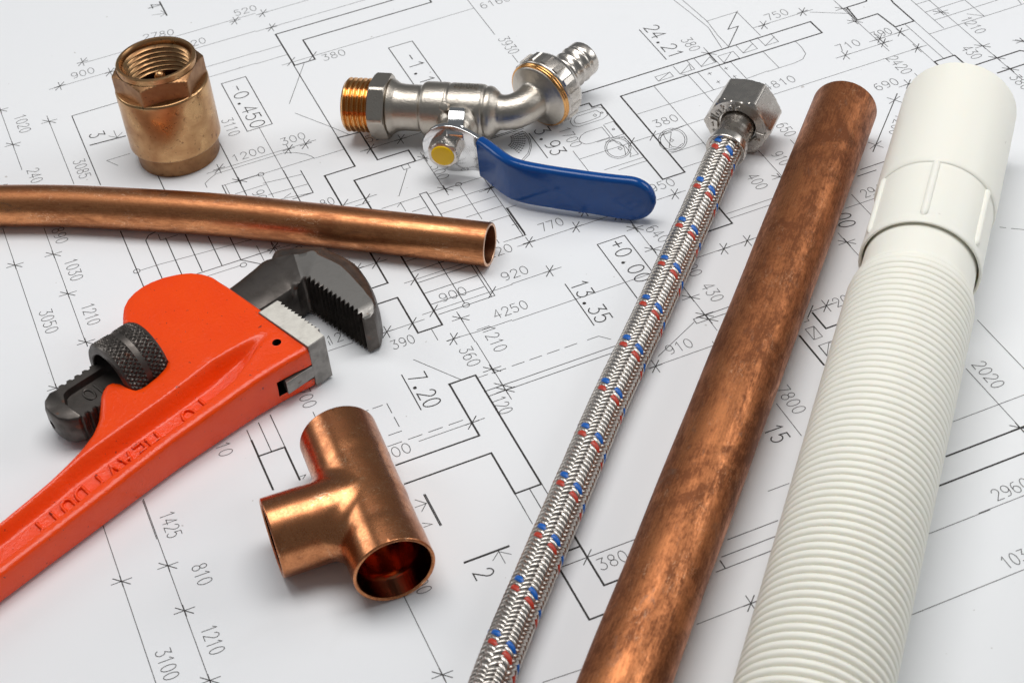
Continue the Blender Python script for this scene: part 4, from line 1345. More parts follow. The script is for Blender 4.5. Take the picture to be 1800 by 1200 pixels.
# ================================================================== ball valve tap
def build_tap():
    a0 = np.array([-6.0, 131.9]); ua = np.array([0.822, -0.569]); us = np.array([-0.569, -0.822])
    H = 13.0
    base = thing('ball_valve_tap', 'nickel plated ball valve tap with blue lever handle lying on its side', 'tap', (*(a0 + ua * 40), 0))
    def G(u, s, z): return np.array([*(a0 + ua * u + us * s), z])
    A3 = np.array([*ua, 0.]); S3 = np.array([*us, 0.]); Z3 = np.array([0, 0, 1.])
    org = G(0, 0, H)
    # brass thread
    mb = MB(); prof = [(7.2, 6.0), (7.2, -2.3), (7.6, -2.9), (9.0, -2.9), (9.5, -2.2)]
    u = -2.0
    while u < 7.0:
        prof += [(9.85, u), (9.85, u + .25), (8.95, u + .9), (8.95, u + 1.1), (9.85, u + 1.75)]; u += 1.85
    prof += [(9.3, 8.2)]
    lathe(mb, prof, org, A3, 96); mb.build('thread', M['brass_thread'], base, 30)
    # hexagon collar
    mb = MB()
    prof = [(9.0, 7.4)] + [(16.0, q) for q in np.linspace(7.4, 13.6, 22)] + [(9.6, 13.7), (8.6, 15.2)]
    lathe(mb, prof, org, A3, 240, rfun=hexfun(21.4, math.radians(23), 11.2, 13.65, 0.6, 7.35, corner=0.35))
    mb.build('hexagon_collar', M['nickel'], base, 30)
    # body tube and ball chamber
    mb = MB()
    prof = fillet([(8.6, 13.4), (10.4, 14.0), (8.7, 16.6), (8.4, 19), (8.4, 25.2), (8.6, 25.8), (9.5, 26.3), (9.85, 27.4), (9.85, 34.8), (9.5, 35.4), (9.45, 35.8), (9.8, 36.4), (9.8, 47.4), (9.5, 48.6), (8.9, 49.1), (9.3, 49.9), (9.1, 51.4), (7.8, 53.0), (6.4, 54.2), (6.3, 56.8)], .8, 3)
    lathe(mb, prof, org, A3, 96)
    # raised panel with a row of worn cast characters
    for k in range(9):
        ang = math.radians(62 + (k % 2) * 2); uu = 38.4 + k * 1.0
        n_ = Z3 * math.sin(ang) - S3 * math.cos(ang) * .2; n_ /= np.linalg.norm(n_)
        p = org + A3 * uu + n_ * 9.75
        t2 = np.cross(n_, A3)
        b = [p + A3 * .28 * i + t2 * (1.0 + .25 * (k % 3)) * j + n_ * .45 * h for h in (0, 1) for i, j in ((-1, -1), (1, -1), (1, 1), (-1, 1))]
        mb.add(b, [(0, 1, 2, 3), (4, 5, 6, 7), (0, 1, 5, 4), (1, 2, 6, 5), (2, 3, 7, 6), (3, 0, 4, 7)])
    mb.build('body', M['nickel'], base, 40)
    # elbow
    ang = math.radians(62)
    od = A3 * math.cos(ang) - S3 * math.sin(ang) + Z3 * 0.05
    od /= np.linalg.norm(od)
    p0 = G(52.5, 0, H)
    path = [p0, G(55.0, 0, H)]
    ctr = []
    for t in np.linspace(0, 1, 11):
        q0, q1, q2 = G(55.0, 0, H), G(60.6, 0, H), G(60.6, 0, H) + od * 7.6
        path.append((1 - t) ** 2 * q0 + 2 * t * (1 - t) * q1 + t * t * q2)
    end = G(60.6, 0, H) + od * 7.6
    path += [end + od * 2.0, end + od * 5.2]
    C = np.array(path[0:1] + path[2:]); X, Y, T = frames_along(C)
    seg = 64; t = np.linspace(0, 2 * np.pi, seg, endpoint=False)
    rad = np.linspace(6.25, 6.6, len(C))
    V = C[:, None] + (rad[:, None] * np.cos(t))[..., None] * X[:, None] + (rad[:, None] * np.sin(t))[..., None] * Y[:, None]
    mb = MB(); mb.add(V.reshape(-1, 3), grid_faces(len(C), seg))
    # cone spreading to the flange disc
    o2 = end
    lathe(mb, fillet([(6.4, 0.3), (7.0, 1.6), (10.2, 3.0), (12.0, 3.7), (12.2, 5.4)], .8, 3), o2, od, 96)
    # gusset between elbow and flange
    mb.build('elbow', M['nickel'], base, 45)
    mb = MB(); lathe(mb, fillet([(11.6, 4.0), (12.6, 4.2), (12.8, 4.8), (12.3, 5.1), (12.7, 5.5), (12.7, 6.2), (11.0, 6.4)], .25, 3), o2, od, 96)
    mb.build('brass_ring', M['brass_thread'], base, 35)
    # union nut with grip ribs
    mb = MB()
    prof = fillet([(11.0, 6.0), (12.7, 6.0), (13.1, 6.5), (13.1, 12.2), (12.2, 14.0), (9.8, 14.7), (6.8, 14.9)], .5, 3)
    lathe(mb, prof, o2, od, 144)
    x, y, dd = frame(od)
    for k in range(15):
        a = 2 * math.pi * k / 15
        n_ = math.cos(a) * x + math.sin(a) * y; tt = np.cross(dd, n_)
        P = []
        for w_, l0, l1, h in ((1.25, 6.7, 12.3, 12.9), (.95, 7.1, 11.7, 13.65)):
            P += [o2 + dd * l0 - tt * w_ + n_ * h, o2 + dd * l0 + tt * w_ + n_ * h, o2 + dd * l1 + tt * w_ + n_ * (h - .0), o2 + dd * l1 - tt * w_ + n_ * (h - .0)]
        mb.add(P, [(4, 5, 6, 7), (0, 1, 5, 4), (1, 2, 6, 5), (2, 3, 7, 6), (3, 0, 4, 7)])
    mb.build('union_nut', M['nickel_smooth'], base, 40)
    # hose barb
    mb = MB()
    prof = [(6.6, 14.0), (6.7, 15.4), (6.3, 15.9)]
    q = 16.1
    for k in range(3):
        prof += [(6.25, q), (6.4, q + 1.1), (7.0, q + 2.2), (7.1, q + 2.6), (6.9, q + 2.9), (6.25, q + 3.1)]; q += 3.7
    prof += [(6.3, q + .2), (6.75, q + .9), (6.8, q + 3.4), (6.4, q + 4.1), (5.4, q + 4.3), (4.9, q + 4.0), (4.8, q - 4)]
    lathe(mb, fillet(prof, .3, 2), o2, od, 96); mb.build('hose_barb', M['nickel_smooth'], base, 40)
    # stem boss, gland and the stop pin
    uc = 40.6; so = G(uc, 0, H - .4)
    mb = MB()
    lathe(mb, fillet([(8.0, 6.5), (7.6, 10.4), (6.4, 12.6), (6.0, 18.6), (3.0, 18.8)], .7, 3), so, S3, 72)
    mb.build('stem_boss', M['nickel'], base, 40)
    mb = MB()
    pp = G(36.9, 7.2, H + 5.6)
    pd = S3 * .74 + Z3 * .67; pd /= np.linalg.norm(pd)
    lathe(mb, fillet([(1.75, -2.5), (1.75, 4.9), (1.45, 5.3), (.01, 5.35)], .25, 3), pp, pd, 32)
    mb.build('stop_pin', M['nickel'], base, 40)
    # lever: one bent steel strip in the u/s plane, its width standing in z
    def strip(path, z0, z1, th, rnd_end=False, nz=13, rz=None):
        """path: list of (u, s); z0,z1 callables of path position; returns closed slab"""
        P = np.array(path, float); n = len(P)
        T = np.gradient(P, axis=0); T /= np.linalg.norm(T, axis=1)[:, None]
        N = np.stack([-T[:, 1], T[:, 0]], -1)
        V = []
        for i in range(n):
            a, b, h = z0[i], z1[i], th[i] / 2
            r = min((rz if rz is not None else h), (b - a) / 2.05, h)
            loop = []
            for cx, cz, a0_ in ((h - r, b - r, 0), (-(h - r), b - r, 90), (-(h - r), a + r, 180), (h - r, a + r, 270)):
                for q in np.linspace(0, 90, 6):
                    loop.append((cx + r * math.cos(math.radians(a0_ + q)), cz + r * math.sin(math.radians(a0_ + q))))
            for x_, z_ in loop:
                p = P[i] + N[i] * x_
                V.append(G(p[0], p[1], z_))
        m = len(loop)
        F = grid_faces(n, m)
        F.append(tuple(range(m))[::-1]); F.append(tuple(range((n - 1) * m, n * m)))
        return V, F
    # chromed plate: from behind the stem nut to the sleeve
    pl = smooth_path([(31.2, 21.5, 0), (35.5, 21.6, 0), (41, 21.7, 0), (46, 21.9, 0), (50, 22.5, 0), (53, 24.0, 0), (56, 26.3, 0), (60, 29.8, 0)], 40)[:, :2]
    k = pl[:, 0]
    half = np.where(k < 41, np.sqrt(np.maximum(9.8 ** 2 - (41 - k) ** 2, 3.0)), 9.8 - 2.4 * sstep(42, 53, k))
    zc = 12.6 - 1.0 * sstep(42, 56, k)
    V, F = strip(pl, zc - half, zc + half, np.full(len(k), 2.0), rz=.35)
    mb = MB(); mb.add(V, F)
    # little side lip of the plate and the bent stop tongue reaching back to the body
    tg = smooth_path([(0, 22.6, 17.2), (0, 22.3, 19.3), (0, 21.0, 20.7), (0, 18.6, 21.0), (0, 16.2, 21.8), (0, 14.2, 22.6), (0, 12.6, 22.2), (0, 11.8, 20.6)], 26)
    Tg = np.gradient(tg, axis=0); Tg /= np.linalg.norm(Tg, axis=1)[:, None]
    Ng = np.stack([0 * Tg[:, 0], -Tg[:, 2], Tg[:, 1]], -1)
    V = []
    for i in range(len(tg)):
        wd = 3.0 - .3 * i / len(tg)
        for x_, h in ((-wd, -.75), (-wd + .2, -.95), (wd - .2, -.95), (wd, -.75), (wd, .75), (wd - .2, .95), (-wd + .2, .95), (-wd, .75)):
            p = tg[i] + Ng[i] * h
            V.append(G(43.6 + x_ - (22 - tg[i][1]) * .12, p[1], p[2]))
    F = grid_faces(len(tg), 8); F.append(tuple(range(8))[::-1]); F.append(tuple(range((len(tg) - 1) * 8, len(tg) * 8)))
    mb.add(V, F)
    mb.build('lever_plate', M['chrome'], base, 35)
    # gland nut and yellow cap
    mb = MB(); no = G(uc - .9, 22.6, 13.3)
    prof = [(3.0, 0.0)] + [(9.0, q) for q in np.linspace(0.0, 5.0, 20)] + [(4.2, 5.1), (3.9, 4.9)]
    lathe(mb, prof, no, S3, 240, rfun=hexfun(10.2, math.radians(4), 4.9, 5.05, .6, corner=.2))
    mb.build('stem_nut', M['nickel_smooth'], base, 30)
    mb = MB(); lathe(mb, fillet([(4.1, 4.7), (4.1, 5.3), (3.7, 5.55), (.01, 5.6)], .2, 3), no, S3, 64)
    mb.build('yellow_cap', M['yellow'], base, 40)
    # blue sleeve
    sl = smooth_path([(53.0, 24.2, 0), (55.5, 26.1, 0), (59, 29.2, 0), (62.5, 32.3, 0), (66.5, 34.9, 0), (72, 36.6, 0), (80, 37.9, 0), (90, 39.0, 0), (100, 39.8, 0), (108, 40.1, 0), (116.6, 40.2, 0)], 90)[:, :2]
    k = sl[:, 0]
    rr = 9.2
    zt = interp(k, [(52, 19.4), (60, 19.4), (68, 19.2), (90, 18.7), (108, 18.2), (117, 18.2)])
    zb = interp(k, [(52, 2.8), (58, 2.2), (66, 2.0), (80, 2.0), (95, 1.7), (108, .7), (117, .7)])
    # full-round tip
    tipu = 107.4; cz = (zt + zb) / 2; hh = (zt - zb) / 2
    f_ = np.sqrt(np.maximum(1 - np.clip((k - tipu) / (116.65 - tipu), 0, 1) ** 2, 0.02))
    zt2, zb2 = cz + hh * f_, cz - hh * f_
    thk = 4.3 * np.minimum(1, np.sqrt(np.maximum(1 - np.clip((k - 114.2) / 2.5, 0, 1) ** 2, .05)))
    thk = thk * (1 - .0 * k)
    V, F = strip(sl, zb2, zt2, thk, rz=1.9)
    mb = MB(); mb.add(V, F); mb.build('lever_sleeve', M['blue'], base, 50)
build_tap()

# ================================================================== braided hose
def build_hose():
    r0 = 5.45
    base = thing('braided_hose', 'steel braided flexible water hose with blue and red flecks and a hexagon nut', 'hose', (33.4, -24.7, 0))
    Pxy = [(-102.0, -180.0), (-79.0, -152.5), (-57.2, -125.6), (-44.5, -110.6), (-32.1, -96.6), (-19.2, -82.0), (-2.7, -63.4), (9.7, -49.4), (21.8, -36.4), (33.3, -24.4), (42.6, -14.5), (54.2, -2.0), (65.5, 10.0), (81.6, 27.0), (95.0, 40.8)]
    zz = [5.8] * 10 + [5.8, 5.9, 6.2, 7.4, 9.3]
    P = [(x, y, z) for (x, y), z in zip(Pxy, zz)]
    end = np.array([101.8, 47.4, 10.0])
    P.append(tuple(end))
    C = smooth_path(P, 900)
    S = np.r_[0, np.cumsum(np.linalg.norm(np.diff(C, axis=0), axis=1))]
    X, Y, T = frames_along(C)
    Ltot = S[-1]
    def place(s, th, r):
        i = np.clip(s / Ltot * 899, 0, 898.999); k = i.astype(int); f = (i - k)[..., None]
        c = C[k] * (1 - f) + C[k + 1] * f; x = X[k] * (1 - f) + X[k + 1] * f; y = Y[k] * (1 - f) + Y[k + 1] * f
        return c + (r * np.cos(th))[..., None] * x + (r * np.sin(th))[..., None] * y
    # dark liner seen between the strands
    mb = MB(); n, seg = 160, 32
    s = np.linspace(0, Ltot, n)[:, None] + np.zeros(seg); t = np.zeros((n, 1)) + np.linspace(0, 2 * np.pi, seg, endpoint=False)
    mb.add(place(s, t, 0 * s + 5.02).reshape(-1, 3), grid_faces(n, seg)); mb.build('inner_liner', M['dark_core'], base, 60)
    N = 12; lead = 20.0; rot = 0.56; ph0 = 0.35 + 6 * rot
    spacing = lead / N
    beta = math.atan2(2 * np.pi * r0, lead)
    hw = spacing * math.sin(beta) * 0.50        # half width of a strand
    braid = MB()
    per = 72
    for sg in (1, -1):
        for k in range(N):
            th0 = 2 * np.pi * k / N + rot + rng.uniform(-.035, .035); jr = rng.uniform(0, .05)
            n = int(Ltot / lead * per)
            u = np.linspace(0, Ltot, n)
            th = th0 + sg * 2 * np.pi * u / lead
            w = np.cos(6 * th - ph0) * sg
            w = np.tanh(1.6 * w) / np.tanh(1.6)
            r = r0 + 0.27 * w + jr * np.sin(u * .37 + k * 1.7 + sg)
            col_ = sg == -1 and k in (0, 2)
            if col_: r = r + .05
            V = []
            # 5 points across: a gently crowned flat strand
            for q, h in ((-1, -.26), (-.62, .04), (0, .16), (.62, .04), (1, -.26)):
                # strand side direction on the cylinder: along the axis * cos + around * sin
                hq = hw * (1.18 if col_ else 1.0)
                ds = q * hq * math.sin(beta); dth = -sg * q * hq * math.cos(beta) / r0
                V.append(place(u + ds, th + dth, r + h))
            V = np.stack(V, 1)
            mi = 0
            if sg == -1 and k == 2: mi = 1
            if sg == -1 and k == 0: mi = 2
            braid.add(V.reshape(-1, 3), grid_faces(n, 5, False), mi=mi)
    braid.build('braid', [M['steel_wire'], M['blue_strand'], M['red_strand']], base, 0).data.polygons.foreach_set('use_smooth', [True] * len(braid.f))
    # crimp ferrule
    d = T[-1].copy(); e = C[-1]
    mb = MB()
    prof = [(5.3, -3.0), (6.95, -3.2), (7.15, -2.8), (7.05, 0.3), (6.65, 1.2), (6.1, 3.0), (5.75, 6.0), (5.9, 8.6), (6.5, 11.2), (6.7, 12.6), (4.0, 12.9)]
    lathe(mb, fillet(prof, .5, 3), e, d, 72); mb.build('crimp_ferrule', M['nickel_smooth'], base, 50)
    # hexagon nut
    ndir = d.copy(); ndir[2] = 0.02; ndir /= np.linalg.norm(ndir)
    no = e + d * 9.6
    no = np.array([no[0], no[1], 11.0])
    mb = MB()
    prof = [(6.9, 2.0), (6.9, .5), (7.2, 0.0), (10.9, 0.0)] + [(16.0, q) for q in np.linspace(0.0, 13.6, 34)] + [(9.0, 13.7), (8.6, 12.0), (8.6, 4.0)]
    lathe(mb, prof, no, ndir, 240, rfun=hexfun(21.8, math.radians(30), 10.8, 13.7, .55, 0.0, corner=.3))
    nut = mb.build('hexagon_nut', M['nickel_smooth'], base, 30)
    # cast lettering round the nut's face
    x, y, dd = frame(ndir)
    tx = MB()
    def letters(s, a0, step, cap):
        for i, ch in enumerate(s):
            a = math.radians(a0 + step * i)
            rad_ = math.cos(a) * x + math.sin(a) * y
            tang = (math.cos(a) * y - math.sin(a) * x)
            for st in GLYPH.get(ch, []):
                P = [no - dd * 0.12 + rad_ * (7.35 + cap * p[1]) + tang * (p[0] - .3) * cap * 1.15 for p in st]
                round_tube(tx, P, .36)
    letters('z-Water', -22, 19.5, 2.9)
    letters('Ts', 188, 20, 2.9)
    tx.build('lettering', M['nickel_smooth'], nut, 60)
def round_tube(mb, P, r, seg=8):
    P = np.array(P, float)
    keep = [0] + [i for i in range(1, len(P)) if np.linalg.norm(P[i] - P[i - 1]) > 1e-3]
    P = P[keep]
    if len(P) < 2: return
    T = np.gradient(P, axis=0); T /= np.linalg.norm(T, axis=1)[:, None]
    ref = np.array([.31, .17, .93]); V = []
    for p, t_ in zip(P, T):
        a = np.cross(ref, t_); a /= np.linalg.norm(a); b = np.cross(t_, a)
        for q in np.linspace(0, 2 * np.pi, seg, endpoint=False): V.append(p + r * (math.cos(q) * a + math.sin(q) * b))
    F = grid_faces(len(P), seg); F.append(tuple(range(seg))); F.append(tuple(range((len(P) - 1) * seg, len(P) * seg)))
    mb.add(V, F)
build_hose()

# ================================================================== white corrugated hose
def build_white():
    d = np.array([0.652, 0.758, 0.0]); d /= np.linalg.norm(d)
    far = np.array([173.35, 15.85, 0])              # far mouth, on the axis
    base = thing('corrugated_hose', 'white corrugated plastic drain hose with a smooth ribbed end cuff', 'hose', (113.5, -53, 0))
    zc = 19.6
    org = np.array([far[0], far[1], zc]); dn = -d
    # smooth socket
    mb = MB()
    prof = fillet([(16.9, 30.0), (16.9, 0.6), (17.2, 0.0), (18.6, 0.0), (19.0, 0.5), (19.15, 30.0), (19.3, 54.5), (18.9, 55.6), (18.5, 55.9)], [0, .3, .3, .4, .5, 2, .6, .4, 0], 3)
    lathe(mb, prof, org, dn, 128); mb.build('smooth_socket', M['plastic'], base, 40)
    # ribbed sleeve
    mb = MB()
    prof = fillet([(18.4, 55.0), (18.55, 57.0), (18.6, 82.2), (18.8, 83.6), (18.82, 84.2), (18.82, 85.6), (18.55, 86.2), (18.1, 86.2), (17.8, 85.7), (17.4, 72.0)], [0, .5, .5, .6, .5, .5, .5, .4, .3, 0], 3)
    lathe(mb, prof, org, dn, 128)
    sleeve = mb.build('ribbed_sleeve', M['plastic'], base, 40)
    x, y, dd = frame(dn)
    for k in range(6):
        a = math.radians(91 + 60 * k)
        n_ = math.cos(a) * x + math.sin(a) * y; tt = np.cross(dd, n_)
        mr = MB(); V = []
        ls = np.r_[55.6, 56.0, np.linspace(56.8, 81.4, 12), 82.4, 83.0]
        for l in ls:
            e_ = min(1, (l - 55.3) / 1.2, (83.2 - l) / 1.6); e_ = math.sqrt(max(e_, .08))
            for q in np.linspace(0, 180, 13):
                w = 1.25 * math.cos(math.radians(q)) * e_; h = 1.15 * math.sin(math.radians(q)) * e_
                V.append(org + dd * l + tt * w + n_ * (math.sqrt(18.6 ** 2 - w * w) - .15 + h))
        F = grid_faces(len(ls), 13, False); F.append(tuple(range(13))); F.append(tuple(range((len(ls) - 1) * 13, len(ls) * 13)))
        mr.add(V, F); mr.build('grip_rib', M['plastic'], base, 50)
    # inner spigot
    mb = MB(); lathe(mb, [(17.1, 70.0), (17.15, 84.0), (17.2, 99.5)], org, dn, 128); mb.build('spigot', M['plastic'], base, 40)
    # corrugated wall: pleats a little wider apart toward the near end
    mb = MB(); l = 98.5
    prof = [(17.0, l - .4), (17.7, l), ]
    pitch = 2.53; n = 0
    while l < 325:
        pk = 19.25 if n > 1 else (18.3 if n == 0 else 18.9)
        dep = interp(l, [(92, .75), (150, .95), (180, 1.3), (220, 2.2), (325, 3.0)])
        for q, h in ((0.0, 0), (.045, .35), (.10, .70), (.20, .92), (.38, 1.0), (.60, 1.0), (.79, .92), (.90, .70), (.955, .35)):
            prof.append((max(pk - dep * (1 - h), 15.2), l + q * pitch))
        l += pitch; n += 1; pitch = 2.53 + .0011 * (l - 98.5)
    prof += [(17.6, l), (16.2, l), (16.2, l - 30)]
    lathe(mb, prof, org, dn, 128); mb.build('corrugated_wall', M['plastic'], base, 60)
build_white()

# ================================================================== pipe wrench
WO = np.array([-168.2969, -31.9960]); WD = np.array([0.930302, 0.366796]); WN = np.array([-WD[1], WD[0]])
def Wl(l, w, z): 
    l = np.asarray(l, float); w = np.asarray(w, float); z = np.asarray(z, float)
    return np.stack([WO[0] + WD[0] * l + WN[0] * w, WO[1] + WD[1] * l + WN[1] * w, z + 0 * l], -1)

def boolean(o, cutters):
    for c in cutters:
        md = o.modifiers.new('cut', 'BOOLEAN'); md.operation = 'DIFFERENCE'; md.object = c; md.solver = 'EXACT'
    dg = bpy.context.evaluated_depsgraph_get()
    me = bpy.data.meshes.new_from_object(o.evaluated_get(dg))
    o.modifiers.clear(); o.data = me
    for c in cutters: bpy.data.objects.remove(c, do_unlink=True)
    me.polygons.foreach_set('use_smooth', [True] * len(me.polygons))
    me.set_sharp_from_angle(angle=math.radians(38))

def prism(pts, z0, z1, mat):
    """closed prism over local (l, w) points"""
    n = len(pts); P = np.array(pts, float)
    V = np.vstack([Wl(P[:, 0], P[:, 1], z0), Wl(P[:, 0], P[:, 1], z1)])
    F = [(i, (i + 1) % n, n + (i + 1) % n, n + i) for i in range(n)] + [tuple(range(n))[::-1], tuple(range(n, 2 * n))]
    return V, F

def build_wrench():
    ctr = Wl(40, 15, 0)
    base = thing('pipe_wrench', 'orange cast pipe wrench with dark steel hook jaw and knurled nut', 'wrench', (ctr[0], ctr[1], 0))
    # ---- handle and head: loft of closed cross-sections along l
    LT = [(-140, 16.2), (-60, 16.3), (0, 16.6), (11, 17.2), (21, 18.3), (29, 19.4), (36, 20.9), (42.5, 22.6), (48.2, 25.0), (52.3, 28.0), (56, 32.0), (58.7, 35.4), (61.1, 37.4), (63.0, 38.3), (64.6, 37.8), (65.6, 35.8), (66.2, 32), (67.2, 29.3), (69.7, 28.3), (75.3, 28.6), (79.5, 29.6), (81.3, 31.2), (81.7, 34.0), (81.75, 54.6), (82.5, 57.0), (84.4, 59.8), (87, 63), (90, 65.0), (93.3, 66.1), (97, 66.3), (100, 65.8), (104, 64.4), (108, 61.9), (111, 59.2), (113.2, 55.5), (114.6, 51.2), (115.2, 47.0)]
    ls = np.unique(np.r_[np.arange(-140, 0, 4), np.arange(0, 55, 1.6), np.linspace(55, 68, 28), np.linspace(68, 81, 12), [81.3, 81.5, 81.7, 81.72, 81.75, 81.9, 82.2], np.linspace(82.6, 113, 34), np.linspace(113.2, 115.2, 8)])
    Lw = interp(ls, LT)
    Rw = interp(ls, [(-140, -3.5), (-16, -2.2), (0, -1.2), (13, -.4), (31, .6), (48, 1.7), (62, 2.4), (85, 2.2), (93, 2.0), (102, 1.1), (107, .4), (111, -.4), (115.2, -.8)])
    rows = []
    nt = 54
    t1 = np.r_[0, .012, .03, .055, np.linspace(.09, 1, 40)]
    t2 = np.r_[np.linspace(0.06, .8, 10), .88, .94, .98, 1.0]
    ZT = [(-140, 10.0), (0, 11.8), (40, 13.4), (80, 15.4), (100, 16.4), (116, 17.0)]
    def web(l):
        a0 = interp(l, [(-140, .20), (70, .20), (90, .30), (104, .60), (116, .66)])
        b1 = interp(l, [(-140, .88), (70, .90), (90, .95), (104, .86), (116, .80)])
        return a0, a0 + .08, b1 - interp(l, [(-140, .20), (85, .24), (104, .14)]), b1
    def crown(l, w, wl, wr):
        """height of the casting's upper side at (l, w), edges not yet rounded"""
        hw = min(wl, 20.5) - wr                         # the flanged bar itself
        ztop = interp(l, ZT)
        zr = ztop - interp(l, [(-140, .6), (60, .9), (90, .8), (116, .2)])
        depth = interp(l, [(-140, 3.6), (0, 4.4), (70, 5.2), (88, 5.8), (98, 4.0), (105, 1.0), (109, 0)])
        q = (w - wr) / hw
        a0, a1, b0, b1 = web(l)
        rec = sstep(a0 - .02, a1 + .03, q) * (1 - sstep(b0, b1, q))
        return zr + (ztop - zr) * sstep(.25, .9, q) - depth * rec
    for l, wl, wr in zip(ls, Lw, Rw):
        zbot = .6
        head = sstep(70, 95, l)
        wsp = min(wl - 2.2, 19.6)                       # the bar's own columns stay put where the outline swings out
        w = np.r_[wr + (wsp - wr) * t1, wsp + (wl - wsp) * t2]
        z = crown(l, w, wl, wr)
        dl = wl - w; dr = w - wr
        rl = 4.6 - 2.4 * head - (1.3 * sstep(52, 60, l) * (1 - head)); rr_ = 1.9
        rl = min(rl, (wl - wr) * .3)
        z = np.where(dl < rl, z - (rl - np.sqrt(np.maximum(rl ** 2 - (rl - dl) ** 2, 0))) * (.9 if l < 55 else .8), z)
        z = np.where(dr < rr_, z - (rr_ - np.sqrt(np.maximum(rr_ ** 2 - (rr_ - dr) ** 2, 0))) * .8, z)
        z = z - 1.3 * sstep(113.6, 115.2, l) ** 2
        top = np.stack([0 * w + l, w, z], -1)
        zl, zq = z[-1], z[0]
        # horn is thinner underneath, bar is full depth
        zb_l = zbot + (0 if l < 50 else 0)
        dn = [(l, wl + .25, zl * .65), (l, wl + .1, zl * .35), (l, wl - .5, zb_l + .5), (l, wl - 1.2, zb_l)]
        bt = [(l, wr + 1.9, zbot), (l, wr + .9, zbot + .3), (l, wr + .35, zbot + 1.2), (l, wr - .1, zq * .55), (l, wr - .1, zq * .85)]
        rows.append(np.vstack([top, dn, bt]))
    G_ = np.array(rows); n, m = G_.shape[:2]
    V = Wl(G_[..., 0], G_[..., 1], G_[..., 2]).reshape(-1, 3)
    F = grid_faces(n, m); F.append(tuple(range(m))); F.append(tuple(range((n - 1) * m, n * m)))
    mb = MB(); mb.add(V, F)
    body = mb.build('handle', [M['orange'], M['shaded_bare_iron']], base, 38)
    # slot for the heel jaw and the pin hole
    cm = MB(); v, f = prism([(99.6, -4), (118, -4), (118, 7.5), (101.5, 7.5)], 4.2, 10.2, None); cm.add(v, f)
    c1 = cm.build('cutter', M['shaded_bare_iron'], None, 0)
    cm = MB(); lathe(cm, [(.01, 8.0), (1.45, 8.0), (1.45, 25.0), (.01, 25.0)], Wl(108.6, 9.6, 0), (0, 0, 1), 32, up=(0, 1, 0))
    c2 = cm.build('cutter', M['shaded_bare_iron'], None, 0)
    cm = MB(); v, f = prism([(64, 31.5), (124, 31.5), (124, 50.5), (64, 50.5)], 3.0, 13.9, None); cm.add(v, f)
    c3 = cm.build('cutter', M['shaded_bare_iron'], None, 0)
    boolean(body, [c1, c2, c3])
    # raised casting letters, read from the head end
    tx = MB()
    def word(s, l0, l1, wc, cap):
        n_ = len(s); adv = (l0 - l1) / n_
        for i, ch in enumerate(s):
            for st in GLYPH.get(ch, []):
                P = []
                sub = []
                for a, b in zip(st[:-1], st[1:]):
                    for q in np.linspace(0, 1, 4)[:-1]: sub.append((a[0] + (b[0] - a[0]) * q, a[1] + (b[1] - a[1]) * q))
                sub.append(st[-1])
                for px, py in sub:
                    l = l0 - i * adv - px * adv * 1.15
                    wl_, wr_ = interp(l, LT), interp(l, [(-140, -3.5), (-16, -2.2), (0, -1.2), (13, -.4), (31, .6), (48, 1.7), (62, 2.4), (85, 2.2), (93, 2.0)])
                    a0, a1, b0, b1 = web(l); hw_ = min(wl_, 20.5) - wr_
                    wm = wr_ + hw_ * (a1 + b0) / 2
                    w = wm + wc + cap / 2 - py * cap
                    P.append(Wl(l, w, float(crown(l, np.array(w), wl_, wr_)) + .36))
                round_tube(tx, P, .55)
    word('10"', 82.5, 63.5, -.6, 6.2)
    word('HEAVY', 62.5, 37.0, -.6, 6.2)
    word('DUTY', 35.0, 14.5, -.6, 6.0)
    tx.build('lettering', M['orange'], body, 60)
    # ---- heel jaw
    mb = MB()
    pts = [(113.0, 24.4), (113.0, -.9), (119.6, -.9), (119.9, 2.6)]
    for k in range(11):
        w = 3.2 + k * 1.75
        pts += [(120.9, w), (120.0, w + 1.35)]
    pts += [(121.0, 22.6), (120.6, 24.4)]
    v, f = prism(pts, 1.0, 17.5, None); mb.add(v, f)
    v, f = prism([(102.6, -.8), (113.4, -.8), (113.4, 6.0), (104.6, 6.0)], 4.9, 9.6, None); mb.add(v, f)
    hj = mb.build('heel_jaw', M['steel_ground'], base, 20)
    bev(hj, .22)
    mb = MB(); q = np.array(pts); cq = q.mean(0); q2 = cq + (q - cq) * .965
    v = Wl(q2[:, 0], q2[:, 1], 17.53); mb.add(v, [tuple(range(len(v)))]); mb.build('ground_face', M['steel_light'], hj, 0)
    # ---- hook jaw: loft of sections across the hook, from the neck round to the toe
    IN = [(112, 28.8), (116, 28.6), (121, 28.4), (126, 28.3), (129.5, 28.4)]
    OUT = [(112, 47.6), (116, 47.6), (122, 48.2), (129.0, 49.3), (134, 50.1)]
    rows = []
    def sec(pi, po, zi, flat, zo, zb=1.2):
        """one section: inner foot, inner top edge, flat top, fall to the outer edge, outer foot"""
        pi = np.array(pi, float); po = np.array(po, float)
        pr = [(0, zb), (0, zi - .5), (.015, zi - .1), (.04, zi)]
        for q in np.r_[np.linspace(.1 * flat, flat, 7), flat + (1 - flat) * np.array([.08, .22, .45, .70, .90, 1.0])]:
            if q <= flat + 1e-6: z = zi
            else:
                t_ = (q - flat) / (1 - flat); z = zi - .9 * sstep(0, .16, t_) - (zi - .9 - zo) * (1 - math.sqrt(max(1 - t_ ** 2.2, 0)))
            pr.append((q, z))
        pr += [(1.0, zo * .6), (.99, zb + 1), (.96, zb)]
        return [(*(pi + (po - pi) * q), z) for q, z in pr]
